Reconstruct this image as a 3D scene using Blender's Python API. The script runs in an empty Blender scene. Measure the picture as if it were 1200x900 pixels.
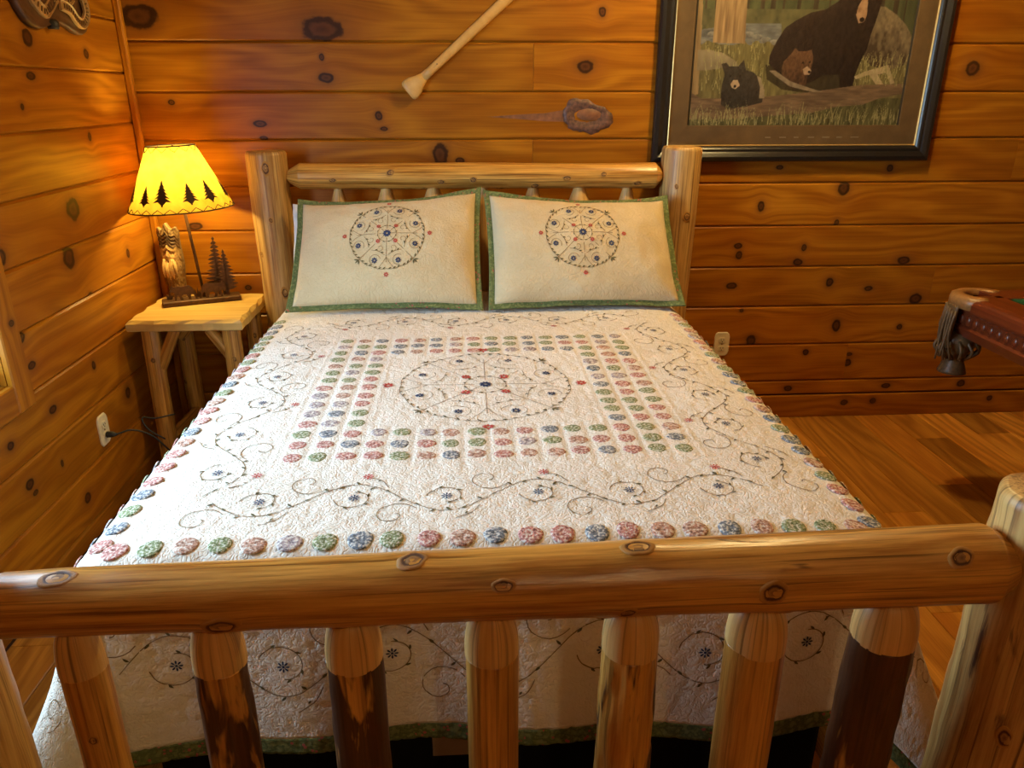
import bpy, math, random
import numpy as np
from mathutils import Vector, Matrix
from math import sin, cos, pi, radians, sqrt, atan2

random.seed(7)
scene = bpy.context.scene
COL = scene.collection

# ------------------------------------------------------------------ camera
PITCH, YAW, FPX = 0.369947, 0.057892, 882.66
cam_d = bpy.data.cameras.new('camera')
cam = bpy.data.objects.new('camera', cam_d)
COL.objects.link(cam)
cam.location = (-0.04, -3.3, 1.48)
cam.rotation_euler = (pi/2 - PITCH, 0, -YAW)
cam_d.sensor_fit = 'HORIZONTAL'
cam_d.sensor_width = 36.0
cam_d.lens = 36.0*FPX/1200.0
cam_d.clip_start = 0.02
scene.camera = cam

# ------------------------------------------------------------------ world, daylight, exposure
scene.view_settings.view_transform = 'Standard'
scene.view_settings.look = 'None'
scene.view_settings.gamma = 1.0
scene.view_settings.use_curve_mapping = False
scene.view_settings.exposure = 0.12
scene.cycles.sample_clamp_indirect = 6.0
scene.cycles.max_bounces = 8
scene.cycles.diffuse_bounces = 4
scene.cycles.glossy_bounces = 3

world = bpy.data.worlds.new('world')
scene.world = world
world.use_nodes = True
bgn = world.node_tree.nodes['Background']
bgn.inputs['Color'].default_value = (0.62, 0.78, 1.0, 1)
bgn.inputs['Strength'].default_value = 3.0


def area_light(name, loc, rot, sx, sy, power, color):
    d = bpy.data.lights.new(name, 'AREA')
    d.shape = 'RECTANGLE'
    d.size, d.size_y, d.energy, d.color = sx, sy, power, color
    o = bpy.data.objects.new(name, d)
    COL.objects.link(o)
    o.location, o.rotation_euler = loc, rot
    return o


# daylight entering through the window of the left wall
WY0, WY1, WZ0, WZ1 = -2.35, -1.20, 0.69, 1.85
area_light('window_daylight', (-1.62, (WY0+WY1)/2, (WZ0+WZ1)/2+0.05), (0, -radians(90), 0), 1.15, 1.15, 76, (0.52, 0.77, 1.0))


def point_light(name, loc, power, color, radius):
    d = bpy.data.lights.new(name, 'POINT')
    d.energy, d.color, d.shadow_soft_size = power, color, radius
    o = bpy.data.objects.new(name, d)
    COL.objects.link(o)
    o.location = loc
    return o


# ------------------------------------------------------------------ small helpers
WORG = {}


def tag(o, label=None, cat=None, group=None, kind=None):
    if label: o['label'] = label
    if cat: o['category'] = cat
    if group: o['group'] = group
    if kind: o['kind'] = kind
    return o


def thing(name, loc, label, cat, group=None):
    o = bpy.data.objects.new(name, None)
    COL.objects.link(o)
    o.location = loc
    o.empty_display_size = 0.1
    WORG[o] = np.array(loc, float)
    return tag(o, label, cat, group)


def mesh_from(name, V, Fc, mat=None, smooth=True, P=None, UV=None, midx=None):
    me = bpy.data.meshes.new(name)
    V = np.asarray(V, float)
    me.from_pydata(V.tolist(), [], [list(map(int, f)) for f in Fc])
    if mat is not None:
        for m in (mat if isinstance(mat, (list, tuple)) else [mat]):
            me.materials.append(m)
    if midx is not None:
        me.polygons.foreach_set('material_index', np.asarray(midx, np.int32))
    if P is not None:
        a = me.attributes.new('P', 'FLOAT_VECTOR', 'POINT')
        a.data.foreach_set('vector', np.asarray(P, np.float32).ravel())
    if smooth:
        me.polygons.foreach_set('use_smooth', np.ones(len(me.polygons), bool))
    me.update()
    return me


def put(name, me, parent=None, loc=(0, 0, 0), rot=None):
    """link an object using mesh data me whose origin sits at world point loc"""
    o = bpy.data.objects.new(name, me)
    COL.objects.link(o)
    loc = np.array(loc, float)
    WORG[o] = loc
    if parent is not None:
        o.parent = parent
        o.location = Vector(loc - WORG[parent])
    else:
        o.location = Vector(loc)
    if rot is not None:
        o.rotation_mode = 'QUATERNION'
        o.rotation_quaternion = rot
    return o


def mk(name, V, Fc, mat, parent=None, smooth=True, P=None, midx=None):
    """mesh object from world-space vertices; origin at bottom centre"""
    V = np.asarray(V, float)
    org = np.array([(V[:, 0].min()+V[:, 0].max())/2, (V[:, 1].min()+V[:, 1].max())/2, V[:, 2].min()])
    me = mesh_from(name, V-org, Fc, mat, smooth, P, midx=midx)
    return put(name, me, parent, org)


def join(*parts):
    V, Fc, n = [], [], 0
    for v, f in parts:
        v = np.asarray(v, float)
        V.append(v)
        Fc += [[i+n for i in q] for q in f]
        n += len(v)
    return np.vstack(V), Fc


def box(x0, x1, y0, y1, z0, z1, b=0.0):
    """axis box, optionally with chamfered edges"""
    if b <= 0:
        V = [(x, y, z) for z in (z0, z1) for y in (y0, y1) for x in (x0, x1)]
        return np.array(V, float), [[0, 2, 3, 1], [4, 5, 7, 6], [0, 1, 5, 4], [2, 6, 7, 3], [0, 4, 6, 2], [1, 3, 7, 5]]
    import itertools
    pts = []
    for sx in (0, 1):
        for sy in (0, 1):
            for sz in (0, 1):
                x, y, z = (x0, x1)[sx], (y0, y1)[sy], (z0, z1)[sz]
                dx, dy, dz = (b, -b)[sx], (b, -b)[sy], (b, -b)[sz]
                pts += [(x, y+dy, z+dz), (x+dx, y, z+dz), (x+dx, y+dy, z)]
    ix = lambda sx, sy, sz, k: (sx*4+sy*2+sz)*3+k
    Fc = []
    for s in (0, 1):
        q = [ix(s, 0, 0, 0), ix(s, 1, 0, 0), ix(s, 1, 1, 0), ix(s, 0, 1, 0)]; Fc.append(q if s else q[::-1])
        q = [ix(0, s, 0, 1), ix(1, s, 0, 1), ix(1, s, 1, 1), ix(0, s, 1, 1)]; Fc.append(q[::-1] if s else q)
        q = [ix(0, 0, s, 2), ix(1, 0, s, 2), ix(1, 1, s, 2), ix(0, 1, s, 2)]; Fc.append(q if s else q[::-1])
    for a in (0, 1):
        for c in (0, 1):
            Fc.append([ix(a, c, 0, 0), ix(a, c, 1, 0), ix(a, c, 1, 1), ix(a, c, 0, 1)][::1 if (a+c) % 2 == 0 else -1])
            Fc.append([ix(a, 0, c, 0), ix(a, 0, c, 2), ix(a, 1, c, 2), ix(a, 1, c, 0)][::1 if (a+c) % 2 == 0 else -1])
            Fc.append([ix(0, a, c, 1), ix(1, a, c, 1), ix(1, a, c, 2), ix(0, a, c, 2)][::1 if (a+c) % 2 == 0 else -1])
            for d in (0, 1):
                q = [ix(a, c, d, 0), ix(a, c, d, 1), ix(a, c, d, 2)]
                Fc.append(q if (a+c+d) % 2 == 1 else q[::-1])
    return np.array(pts, float), Fc


def grid_faces(n, m, wrap=False):
    """faces for n rows of m vertices"""
    Fc = []
    mm = m if wrap else m-1
    for i in range(n-1):
        for j in range(mm):
            k = (j+1) % m
            Fc.append([i*m+j, i*m+k, (i+1)*m+k, (i+1)*m+j])
    return Fc


def lathe(profile, segs=32, centre=(0, 0, 0), cap=True):
    V, n = [], len(profile)
    for r, z in profile:
        for j in range(segs):
            a = 2*pi*j/segs
            V.append((centre[0]+r*cos(a), centre[1]+r*sin(a), centre[2]+z))
    Fc = grid_faces(n, segs, True)
    if cap:
        V.append((centre[0], centre[1], centre[2]+profile[0][1])); V.append((centre[0], centre[1], centre[2]+profile[-1][1]))
        a, b = len(V)-2, len(V)-1
        for j in range(segs):
            k = (j+1) % segs
            Fc.append([a, k, j]); Fc.append([b, (n-1)*segs+j, (n-1)*segs+k])
    return np.array(V), Fc


def frame_of(a, ref=(0, -1, 0)):
    a = np.array(a, float); a /= np.linalg.norm(a)
    e1 = np.array(ref, float); e1 = e1-a*(a@e1)
    if np.linalg.norm(e1) < 1e-3:
        e1 = np.array((1., 0, 0)); e1 = e1-a*(a@e1)
    e1 /= np.linalg.norm(e1)
    return a, e1, np.cross(a, e1)


def tube(pts, r, m=8, cap=True):
    pts = np.asarray(pts, float)
    n = len(pts)
    r = np.broadcast_to(np.asarray(r, float), (n,))
    V, ref = [], None
    for i in range(n):
        d = pts[min(i+1, n-1)]-pts[max(i-1, 0)]
        a, e1, e2 = frame_of(d, ref if ref is not None else (0.13, -0.9, 0.31))
        ref = e1
        for j in range(m):
            t = 2*pi*j/m
            V.append(pts[i]+r[i]*(cos(t)*e1+sin(t)*e2))
    Fc = grid_faces(n, m, True)
    if cap:
        Fc.append(list(range(m))[::-1]); Fc.append([(n-1)*m+j for j in range(m)])
    return np.array(V), Fc


def prism(poly, d0, d1, to_world):
    """extrude a 2-D outline between depths d0 and d1; to_world maps (u, v, d)"""
    n = len(poly)
    V = [to_world(u, v, d0) for u, v in poly]+[to_world(u, v, d1) for u, v in poly]
    Fc = [list(range(n))[::-1], list(range(n, 2*n))]
    for i in range(n):
        j = (i+1) % n
        Fc.append([i, j, n+j, n+i])
    return np.array(V, float), Fc


def smooth_path(pts, n):
    """Catmull-Rom through pts"""
    P = [np.array(p, float) for p in pts]
    P = [2*P[0]-P[1]]+P+[2*P[-1]-P[-2]]
    out = []
    segs = len(P)-3
    for i in range(n):
        t = i/(n-1)*segs
        k = min(int(t), segs-1); t -= k
        a, b, c, d = P[k:k+4]
        out.append(0.5*((2*b)+(c-a)*t+(2*a-5*b+4*c-d)*t*t+(3*b-a-3*c+d)*t**3))
    return np.array(out)


def _h(i, j, k, seed):
    n = (i.astype(np.int64)*374761393+j.astype(np.int64)*668265263+k.astype(np.int64)*2147483647+seed*1274126177) & 0xffffffff
    n = ((n ^ (n >> 13))*1274126177) & 0xffffffff
    n = n ^ (n >> 16)
    return (n & 0xffff)/65535.0


def noise3(x, y, z, seed=0):
    x, y, z = np.broadcast_arrays(np.asarray(x, float), np.asarray(y, float), np.asarray(z, float))
    xi, yi, zi = np.floor(x).astype(np.int64), np.floor(y).astype(np.int64), np.floor(z).astype(np.int64)
    f = lambda t: t*t*t*(t*(t*6-15)+10)
    u, v, w = f(x-xi), f(y-yi), f(z-zi)
    r = 0
    for a in (0, 1):
        for b in (0, 1):
            for c in (0, 1):
                r = r+_h(xi+a, yi+b, zi+c, seed)*(u if a else 1-u)*(v if b else 1-v)*(w if c else 1-w)
    return r*2-1


def srgb(*c):
    c = [v/255.0 for v in c]
    return tuple((v/12.92 if v <= .04045 else ((v+.055)/1.055)**2.4) for v in c)+(1.0,)


# ------------------------------------------------------------------ materials
class NT:
    def __init__(self, name):
        self.m = bpy.data.materials.new(name)
        self.m.use_nodes = True
        self.t = self.m.node_tree
        self.t.nodes.clear()
        self.out = self.t.nodes.new('ShaderNodeOutputMaterial')

    def n(self, typ, ins=None, **props):
        x = self.t.nodes.new(typ)
        for k, v in props.items():
            setattr(x, k, v)
        for k, v in (ins or {}).items():
            self.set(x.inputs[k], v)
        return x

    def set(self, sock, v):
        if isinstance(v, bpy.types.NodeSocket):
            self.t.links.new(v, sock)
        elif isinstance(v, bpy.types.Node):
            self.t.links.new(v.outputs[0], sock)
        else:
            sock.default_value = v

    def math(self, op, a, b=0.0, clamp=False):
        x = self.n('ShaderNodeMath', operation=op, use_clamp=clamp)
        self.set(x.inputs[0], a); self.set(x.inputs[1], b)
        return x.outputs[0]

    def vec(self, op, a, b):
        x = self.n('ShaderNodeVectorMath', operation=op)
        self.set(x.inputs[0], a); self.set(x.inputs[1], b)
        return x.outputs[0]

    def xyz(self, x, y, z):
        c = self.n('ShaderNodeCombineXYZ')
        for i, v in enumerate((x, y, z)): self.set(c.inputs[i], v)
        return c.outputs[0]

    def noise(self, v, scale=1.0, detail=3.0, rough=0.55, dist=0.0):
        x = self.n('ShaderNodeTexNoise', {'Scale': scale, 'Detail': detail, 'Roughness': rough, 'Distortion': dist})
        self.set(x.inputs['Vector'], v)
        return x.outputs[0]

    def ramp(self, fac, stops, interp='LINEAR'):
        x = self.n('ShaderNodeValToRGB')
        x.color_ramp.interpolation = interp
        e = x.color_ramp.elements
        while len(e) < len(stops): e.new(0.5)
        for el, (p, c) in zip(e, stops):
            el.position = p
            el.color = c if len(c) == 4 else tuple(c)+(1,)
        self.set(x.inputs[0], fac)
        return x

    def mix(self, fac, a, b, blend='MIX'):
        x = self.n('ShaderNodeMix', data_type='RGBA', blend_type=blend)
        self.set(x.inputs[0], fac); self.set(x.inputs[6], a); self.set(x.inputs[7], b)
        return x.outputs[2]

    def attr(self, name, typ='GEOMETRY'):
        return self.n('ShaderNodeAttribute', attribute_name=name, attribute_type=typ)

    def bsdf(self, color, rough=0.5, spec=0.5, metal=0.0, bump=None, bump_strength=0.3, bump_dist=0.002, **extra):
        p = self.n('ShaderNodeBsdfPrincipled')
        self.set(p.inputs['Base Color'], color)
        self.set(p.inputs['Roughness'], rough)
        self.set(p.inputs['Specular IOR Level'], spec)
        self.set(p.inputs['Metallic'], metal)
        for k, v in extra.items():
            self.set(p.inputs[k.replace('_', ' ')], v)
        if bump is not None:
            b = self.n('ShaderNodeBump', {'Strength': bump_strength, 'Distance': bump_dist})
            self.set(b.inputs['Height'], bump)
            self.set(p.inputs['Normal'], b.outputs[0])
        self.t.links.new(p.outputs[0], self.out.inputs[0])
        return p


def plain(name, color, rough=0.5, spec=0.5, metal=0.0, var=0.12, scale=25.0, bump=0.15):
    """solid colour with slight tonal and surface variation"""
    t = NT(name)
    co = t.n('ShaderNodeTexCoord').outputs['Object']
    n = t.noise(co, scale, 4)
    lo = tuple(c*(1-var) for c in color[:3])+(1,)
    hi = tuple(min(1, c*(1+var)) for c in color[:3])+(1,)
    t.bsdf(t.ramp(n, [(0.3, lo), (0.7, hi)]).outputs[0], rough, spec, metal, bump=n, bump_strength=bump, bump_dist=0.001)
    return t.m


def pine_material(name, light, dark, red, knots=5, rough=0.36, spec=0.5, seedscale=37.0, tone=0.25):
    """varnished pine board: P = (along, across, -); knots k0.. are object properties (along, across, radius)"""
    t = NT(name)
    P = t.attr('P').outputs['Vector']
    s = t.n('ShaderNodeSeparateXYZ', {0: P})
    x, z = s.outputs[0], s.outputs[1]
    rnd = t.n('ShaderNodeObjectInfo').outputs['Random']
    off = t.math('MULTIPLY', rnd, seedscale)
    wob = t.noise(t.xyz(t.math('MULTIPLY', x, 30), t.math('MULTIPLY', z, 30), off), 1.0, 2)
    wob = t.math('MULTIPLY', t.math('SUBTRACT', wob, 0.5), 0.7)
    dmin, zw = None, z
    for i in range(knots):
        k = t.n('ShaderNodeSeparateXYZ', {0: t.attr('k%d' % i, 'OBJECT').outputs['Vector']})
        dx = t.math('SUBTRACT', x, k.outputs[0]); dz = t.math('SUBTRACT', z, k.outputs[1])
        r = t.math('MAXIMUM', k.outputs[2], 0.0005)
        asp = t.math('ADD', 0.68, t.math('MULTIPLY', t.math('FRACT', t.math('ADD', t.math('MULTIPLY', k.outputs[0], 13.7), t.math('MULTIPLY', k.outputs[1], 37.1))), 0.55))
        dxs = t.math('MULTIPLY', dx, asp); dzs = t.math('DIVIDE', dz, asp)
        d = t.math('DIVIDE', t.math('SQRT', t.math('ADD', t.math('MULTIPLY', dxs, dxs), t.math('MULTIPLY', dzs, dzs))), r)
        e = t.math('EXPONENT', t.math('MULTIPLY', t.math('MULTIPLY', d, d), -0.09))
        zw = t.math('SUBTRACT', zw, t.math('MULTIPLY', t.math('MULTIPLY', dz, e), 0.72))
        dmin = d if dmin is None else t.math('MINIMUM', dmin, d)
    low = t.noise(t.xyz(t.math('MULTIPLY', x, 0.9), t.math('MULTIPLY', zw, 5.0), off), 1.0, 2)
    ph = t.math('ADD', t.math('MULTIPLY', zw, 14.0), t.math('MULTIPLY', low, 7.0))
    ring = t.math('ADD', t.math('MULTIPLY', t.math('SINE', t.math('MULTIPLY', ph, 6.283)), 0.5), 0.5)
    streak = t.noise(t.xyz(t.math('MULTIPLY', x, 2.2), t.math('MULTIPLY', zw, 130.0), off), 1.0, 4, 0.65)
    blotch = t.noise(t.xyz(t.math('MULTIPLY', x, 1.6), t.math('MULTIPLY', zw, 7.0), t.math('ADD', off, 9.3)), 1.0, 3)
    g = t.math('ADD', t.math('MULTIPLY', ring, 0.30), t.math('MULTIPLY', streak, 0.70))
    col = t.ramp(g, [(0.28, light), (0.78, dark)]).outputs[0]
    col = t.mix(t.math('MULTIPLY', t.math('SUBTRACT', blotch, 0.38, True), 2.0, True), col, red)
    tn = t.math('ADD', 1.0-tone*0.5, t.math('MULTIPLY', rnd, tone))
    col = t.mix(1.0, col, t.xyz(tn, tn, tn), 'MULTIPLY')
    if knots:
        dd = t.math('ADD', dmin, wob)
        kr = t.ramp(t.math('DIVIDE', dd, 4.0), [
            (0.00, (0.060, 0.018, 0.005, 1)), (0.12, (0.085, 0.028, 0.008, 0.95)), (0.19, (0.022, 0.007, 0.003, 0.96)),
            (0.245, (0.03, 0.010, 0.004, 0.94)), (0.30, (0.14, 0.045, 0.010, 0.55)), (0.55, (0.22, 0.07, 0.012, 0.22)), (0.95, (0.25, 0.08, 0.015, 0.0))])
        col = t.mix(kr.outputs[1], col, kr.outputs[0])
    t.bsdf(col, rough, spec, bump=g, bump_strength=0.12, bump_dist=0.001)
    return t.m


def log_material(name, honey, brown, bark_col, rough=0.30):
    """peeled varnished log; P = (r cos, r sin, along); object property bark = share of bark left"""
    t = NT(name)
    P = t.attr('P').outputs['Vector']
    s = t.n('ShaderNodeSeparateXYZ', {0: P})
    rnd = t.n('ShaderNodeObjectInfo').outputs['Random']
    off = t.math('MULTIPLY', rnd, 23.0)
    bark = t.attr('bark', 'OBJECT').outputs['Fac']
    q = t.xyz(t.math('MULTIPLY', s.outputs[0], 60.0), t.math('MULTIPLY', s.outputs[1], 60.0), t.math('ADD', t.math('MULTIPLY', s.outputs[2], 3.0), off))
    n1 = t.noise(q, 1.0, 5, 0.62)
    n2 = t.noise(t.vec('MULTIPLY', q, (0.35, 0.35, 1.1)), 1.0, 4, 0.6, 0.6)
    n3 = t.noise(t.vec('MULTIPLY', q, (3.0, 3.0, 2.0)), 1.0, 3, 0.6)
    col = t.ramp(n1, [(0.36, honey), (0.50, tuple(0.6*a+0.4*b for a, b in zip(honey, brown))), (0.64, brown)]).outputs[0]
    col = t.mix(t.math('MULTIPLY', t.math('SUBTRACT', n3, 0.5, True), 2.2, True), col, brown)
    n4 = t.noise(t.vec('MULTIPLY', q, (2.6, 2.6, 0.55)), 1.0, 4, 0.6)
    col = t.mix(t.math('MULTIPLY', t.math('SUBTRACT', n4, 0.54, True), 6.5, True), col, tuple(c*0.42 for c in brown[:3])+(1,))
    edge = t.math('SUBTRACT', 0.78, t.math('MULTIPLY', bark, 0.52))
    f = t.math('MULTIPLY', t.math('SUBTRACT', n2, edge), 18.0, True)
    bc = t.ramp(n3, [(0.3, tuple(c*0.45 for c in bark_col[:3])+(1,)), (0.7, bark_col)]).outputs[0]
    col = t.mix(f, col, bc)
    h = t.math('ADD', n1, t.math('MULTIPLY', f, 0.8))
    t.bsdf(col, t.math('ADD', rough, t.math('MULTIPLY', f, 0.15)), 0.5, bump=h, bump_strength=0.35, bump_dist=0.004)
    return t.m


M = {}
M['pine'] = pine_material('varnished_pine_boards', (0.43, 0.162, 0.009, 1), (0.225, 0.067, 0.003, 1), (0.25, 0.064, 0.0025, 1), spec=0.2)
M['floor'] = pine_material('laminate_floor_planks', (0.62, 0.290, 0.045, 1), (0.27, 0.092, 0.010, 1), (0.29, 0.095, 0.010, 1), knots=0, rough=0.30, tone=0.75)
M['log'] = log_material('peeled_log', (0.70, 0.37, 0.075, 1), (0.33, 0.125, 0.017, 1), (0.095, 0.032, 0.009, 1))
M['postlog'] = log_material('weathered_peeled_log', (0.62, 0.38, 0.12, 1), (0.33, 0.150, 0.034, 1), (0.13, 0.055, 0.02, 1), 0.45)
M['endwood'] = log_material('shaved_tenon_wood', (0.74, 0.46, 0.16, 1), (0.58, 0.31, 0.085, 1), (0.5, 0.25, 0.06, 1), 0.42)
M['backing'] = plain('wall_backing', (0.10, 0.035, 0.008), 0.8)
M['darkroom'] = plain('plain_pine_paneling', (0.42, 0.165, 0.025), 0.5)
M['black'] = plain('black_lacquer', (0.010, 0.009, 0.008), 0.30, var=0.1)
M['blackcloth'] = plain('black_box_spring_cloth', (0.006, 0.006, 0.007), 0.9, 0.1)
M['sheet'] = plain('white_cotton', (0.80, 0.78, 0.76), 0.85, 0.2, var=0.05, scale=60)
M['ivory'] = plain('ivory_plastic', (0.72, 0.62, 0.42), 0.35)
M['slot'] = plain('dark_slot', (0.02, 0.017, 0.012), 0.6)
M['rubber'] = plain('black_rubber', (0.012, 0.012, 0.012), 0.55)
M['iron'] = plain('rusty_brown_metal', (0.10, 0.042, 0.012), 0.55, metal=0.35, var=0.35, scale=60)
M['brass'] = plain('antique_brass', (0.30, 0.15, 0.035), 0.35, metal=0.8)
M['print'] = plain('dark_brown_print', (0.055, 0.026, 0.006), 0.9)
M['gold'] = plain('gold_fillet', (0.55, 0.36, 0.12), 0.35, metal=0.6)


def knot_material():
    t = NT('log_knot')
    s = t.n('ShaderNodeSeparateXYZ', {0: t.attr('P').outputs['Vector']})
    n = t.noise(t.n('ShaderNodeTexCoord').outputs['Object'], 180.0, 3)
    r = t.math('ADD', s.outputs[0], t.math('MULTIPLY', t.math('SUBTRACT', n, 0.5), 0.35))
    c = t.ramp(t.math('DIVIDE', r, 1.4), [(0.0, (0.16, 0.065, 0.018, 1)), (0.30, (0.36, 0.18, 0.05, 1)), (0.44, (0.05, 0.017, 0.006, 1)),
                                           (0.55, (0.12, 0.045, 0.012, 1)), (0.64, (0.40, 0.19, 0.04, 1)), (1.0, (0.50, 0.24, 0.045, 1))])
    t.bsdf(c.outputs[0], 0.55, 0.3, bump=n, bump_strength=0.4)
    return t.m


M['knot'] = knot_material()

# ================================================================== room shell
ROWH, XL, XR, YF, ZC = 0.185, -1.375, 3.70, -5.4, 2.60
BK = [(-1.293, 1.752, .051), (-.597, 1.71, .056), (-.607, 1.609, .011), (-.596, 1.533, .022), (-.877, 1.359, .018), (-.869, 1.303, .011), (-1.217, 1.441, .011),
      (-.395, 1.388, .015), (-.377, 1.338, .011), (.45, 1.576, .026), (.092, 1.43, .010), (-.149, 1.236, .036), (-.068, 1.211, .014), (.511, 1.776, .015),
      (1.311, 1.176, .012), (1.802, 1.17, .014), (1.609, 1.088, .026), (1.248, 1.01, .017), (1.6, .935, .012), (1.164, .838, .015), (1.173, .796, .015),
      (1.467, .827, .012), (1.448, .762, .017), (1.942, .764, .022), (2.144, .835, .015), (2.135, .781, .014), (1.153, .656, .018), (1.61, .665, .018),
      (1.8, .634, .015), (2.034, .582, .025), (1.214, .538, .008), (1.275, .388, .023), (1.675, .46, .022), (1.983, .446, .013), (1.759, .272, .018), (1.761, .315, .010),
      (1.484, .146, .016), (1.971, .148, .016), (2.348, .153, .018), (-1.197, .948, .020), (-1.253, .883, .015), (-1.258, .825, .012), (-1.206, .742, .014),
      (-1.009, .679, .012), (2.083, 1.572, .028), (2.5, 1.03, .016), (2.75, .62, .02)]
LK = [(-.685, 1.635, .026), (-.313, 1.606, .015), (-.712, 1.526, .017), (-.798, 1.438, .009), (-.625, 1.109, .036), (-.715, .963, .034), (-1.08, 1.04, .022),
      (-.275, .889, .014), (-1.08, .803, .020), (-1.061, .704, .015), (-.704, .576, .013), (-1.007, .535, .016), (-.496, .389, .02), (-1.253, .524, .014),
      (-1.026, .352, .010), (-1.212, .376, .017), (-1.194, .339, .010), (-.927, .169, .018), (-.627, .811, .013), (-.406, 1.332, .012)]


def board_mesh(L, H, T=0.018, c=0.007, name='plank'):
    """board centred on (0,0): along, across, depth; chamfered long edges; front at depth 0, back at T"""
    sec = [(-H/2, T), (-H/2, c), (-H/2+c, 0.0), (H/2-c, 0.0), (H/2, c), (H/2, T)]
    V = [(a, h, d) for a in (-L/2, L/2) for h, d in sec]
    Fc = [[i, i+1, i+7, i+6] for i in range(5)]+[[0, 6, 11, 5], [0, 5, 4, 3, 2, 1], [6, 7, 8, 9, 10, 11]]
    return np.array(V), Fc


def board(a0, a1, z0, z1, parent, mapf, allk, mat, seed, name='plank', T=0.018):
    """mapf(along, z, depth) -> world"""
    g = 0.0012
    L, H = a1-a0-g, z1-z0-g
    ca, cz = (a0+a1)/2, (z0+z1)/2
    V, Fc = board_mesh(L, H, T)
    W = np.array([mapf(ca+v[0], cz+v[1], v[2]) for v in V])
    Pv = V.copy(); Pv[:, 2] = seed
    o = mk(name, W, Fc, mat, parent, smooth=False, P=Pv)
    ks = [k for k in allk if a0 < k[0] < a1 and z0 < k[1] < z1][:5]
    if not ks:
        rs = random.Random(seed)
        for _ in range(rs.randint(1, 3)):
            ks.append((rs.uniform(a0, a1), rs.uniform(z0+.03, z1-.03), rs.uniform(.008, .018)))
    for i in range(5):
        k = ks[i] if i < len(ks) else None
        o['k%d' % i] = [float(k[0]-ca), float(k[1]-cz), float(k[2])] if k else [9.0, 9.0, 0.0005]
    return o


def struct(name, V, Fc, mat, label, smooth=False, P=None):
    o = mk(name, V, Fc, mat, None, smooth, P)
    return tag(o, label, None, None, 'structure')


# ---- floor
fl = struct('floor', *box(XL-.1, XR, YF, 0.08, -0.06, -0.012), M['backing'], 'honey brown plank floor beneath the log bed')
PW = 0.16
i, x = 0, XL
while x < XR-0.01:
    rs = random.Random(100+i)
    y = -rs.uniform(0.2, 1.2)
    ys = [0.0]
    while y > YF+0.3:
        ys.append(y); y -= rs.uniform(1.0, 1.3)
    ys.append(YF)
    for j in range(len(ys)-1):
        V, Fc = board_mesh(ys[j]-ys[j+1]-.0016, PW-.002, 0.012, 0.0025)
        cy, cx = (ys[j]+ys[j+1])/2, x+PW/2
        W = np.stack([cx+V[:, 1], cy+V[:, 0], -V[:, 2]], 1)
        Pv = V.copy(); Pv[:, 2] = i*3.1+j
        mk('floor_plank', W, [f[::-1] for f in Fc], M['floor'], fl, False, Pv)
    x += PW; i += 1

# ---- back wall
wb = struct('wall_back', *box(XL-.12, XR+.1, 0.018, 0.12, 0, ZC), M['backing'], 'back wall of horizontal varnished pine boards behind the headboard')
mapb = lambda a, z, d: (a, d, z)
zs = [0.112]+[ROWH*k for k in range(1, 15)]
joints = {1: [1.75], 3: [2.1], 6: [2.36, 0.238], 8: [0.238], 11: [-.3]}
for r in range(len(zs)-1):
    js = [XL]+sorted(joints.get(r, []))+[XR]
    for j in range(len(js)-1):
        board(js[j], js[j+1], zs[r], min(zs[r+1], ZC), wb, mapb, BK, M['pine'], 300+r*7+j)

# the large gnarled knot with its dark streak right of the headboard middle
KB = [o for o in wb.children if abs(WORG[o][2]-zs[7]) < .01][0]
M['gnarl'] = plain('grey_brown_gnarled_knot', (.105, .045, .026), .55, var=.6, scale=70, bump=.9)
M['streak'] = plain('purple_brown_streak', (.185, .072, .030), .45, var=.35, scale=40)
kx, kz = .45, 1.386
pts = [(-.40, -.002), (-.28, .006), (-.16, .012), (-.07, .026), (-.05, -.022), (-.16, -.020), (-.28, -.010)]
mk('knot_streak', *prism([(kx+a, kz+b) for a, b in pts][::-1], 0.0, -.0008, lambda a, b, d: (a, d, b)), M['streak'], KB, False)
V = []
nk = 40
for q, (rx, rz, dep) in enumerate(((1.12, 1.1, .0), (1.05, 1.05, -.004), (.86, .84, -.007), (.66, .60, -.003), (.45, .40, -.001))):
    for j in range(nk):
        a = 2*pi*j/nk
        w = 1+.16*float(noise3(cos(a)*2.2, sin(a)*2.2, q*.3, 8))+.10*float(noise3(cos(a)*6, sin(a)*6, q*.7, 9))
        V.append((kx+.085*rx*w*cos(a)+(.02 if cos(a) > .8 else 0), dep-.0015*float(noise3(cos(a)*9, sin(a)*9, q, 4)), kz+.062*rz*w*sin(a)))
mk('knot_bark', V, [f[::-1] for f in grid_faces(5, nk, True)], M['gnarl'], KB, True)
V = [(kx+.022+.052*r*cos(2*pi*j/24), -.002-.006*(1-r*r), kz+.006+.024*r*sin(2*pi*j/24)) for r in (1, .8, .5, .2, .02) for j in range(24)]
mk('knot_core', V, [f[::-1] for f in grid_faces(5, 24, True)], M['streak'], KB, True)

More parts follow.
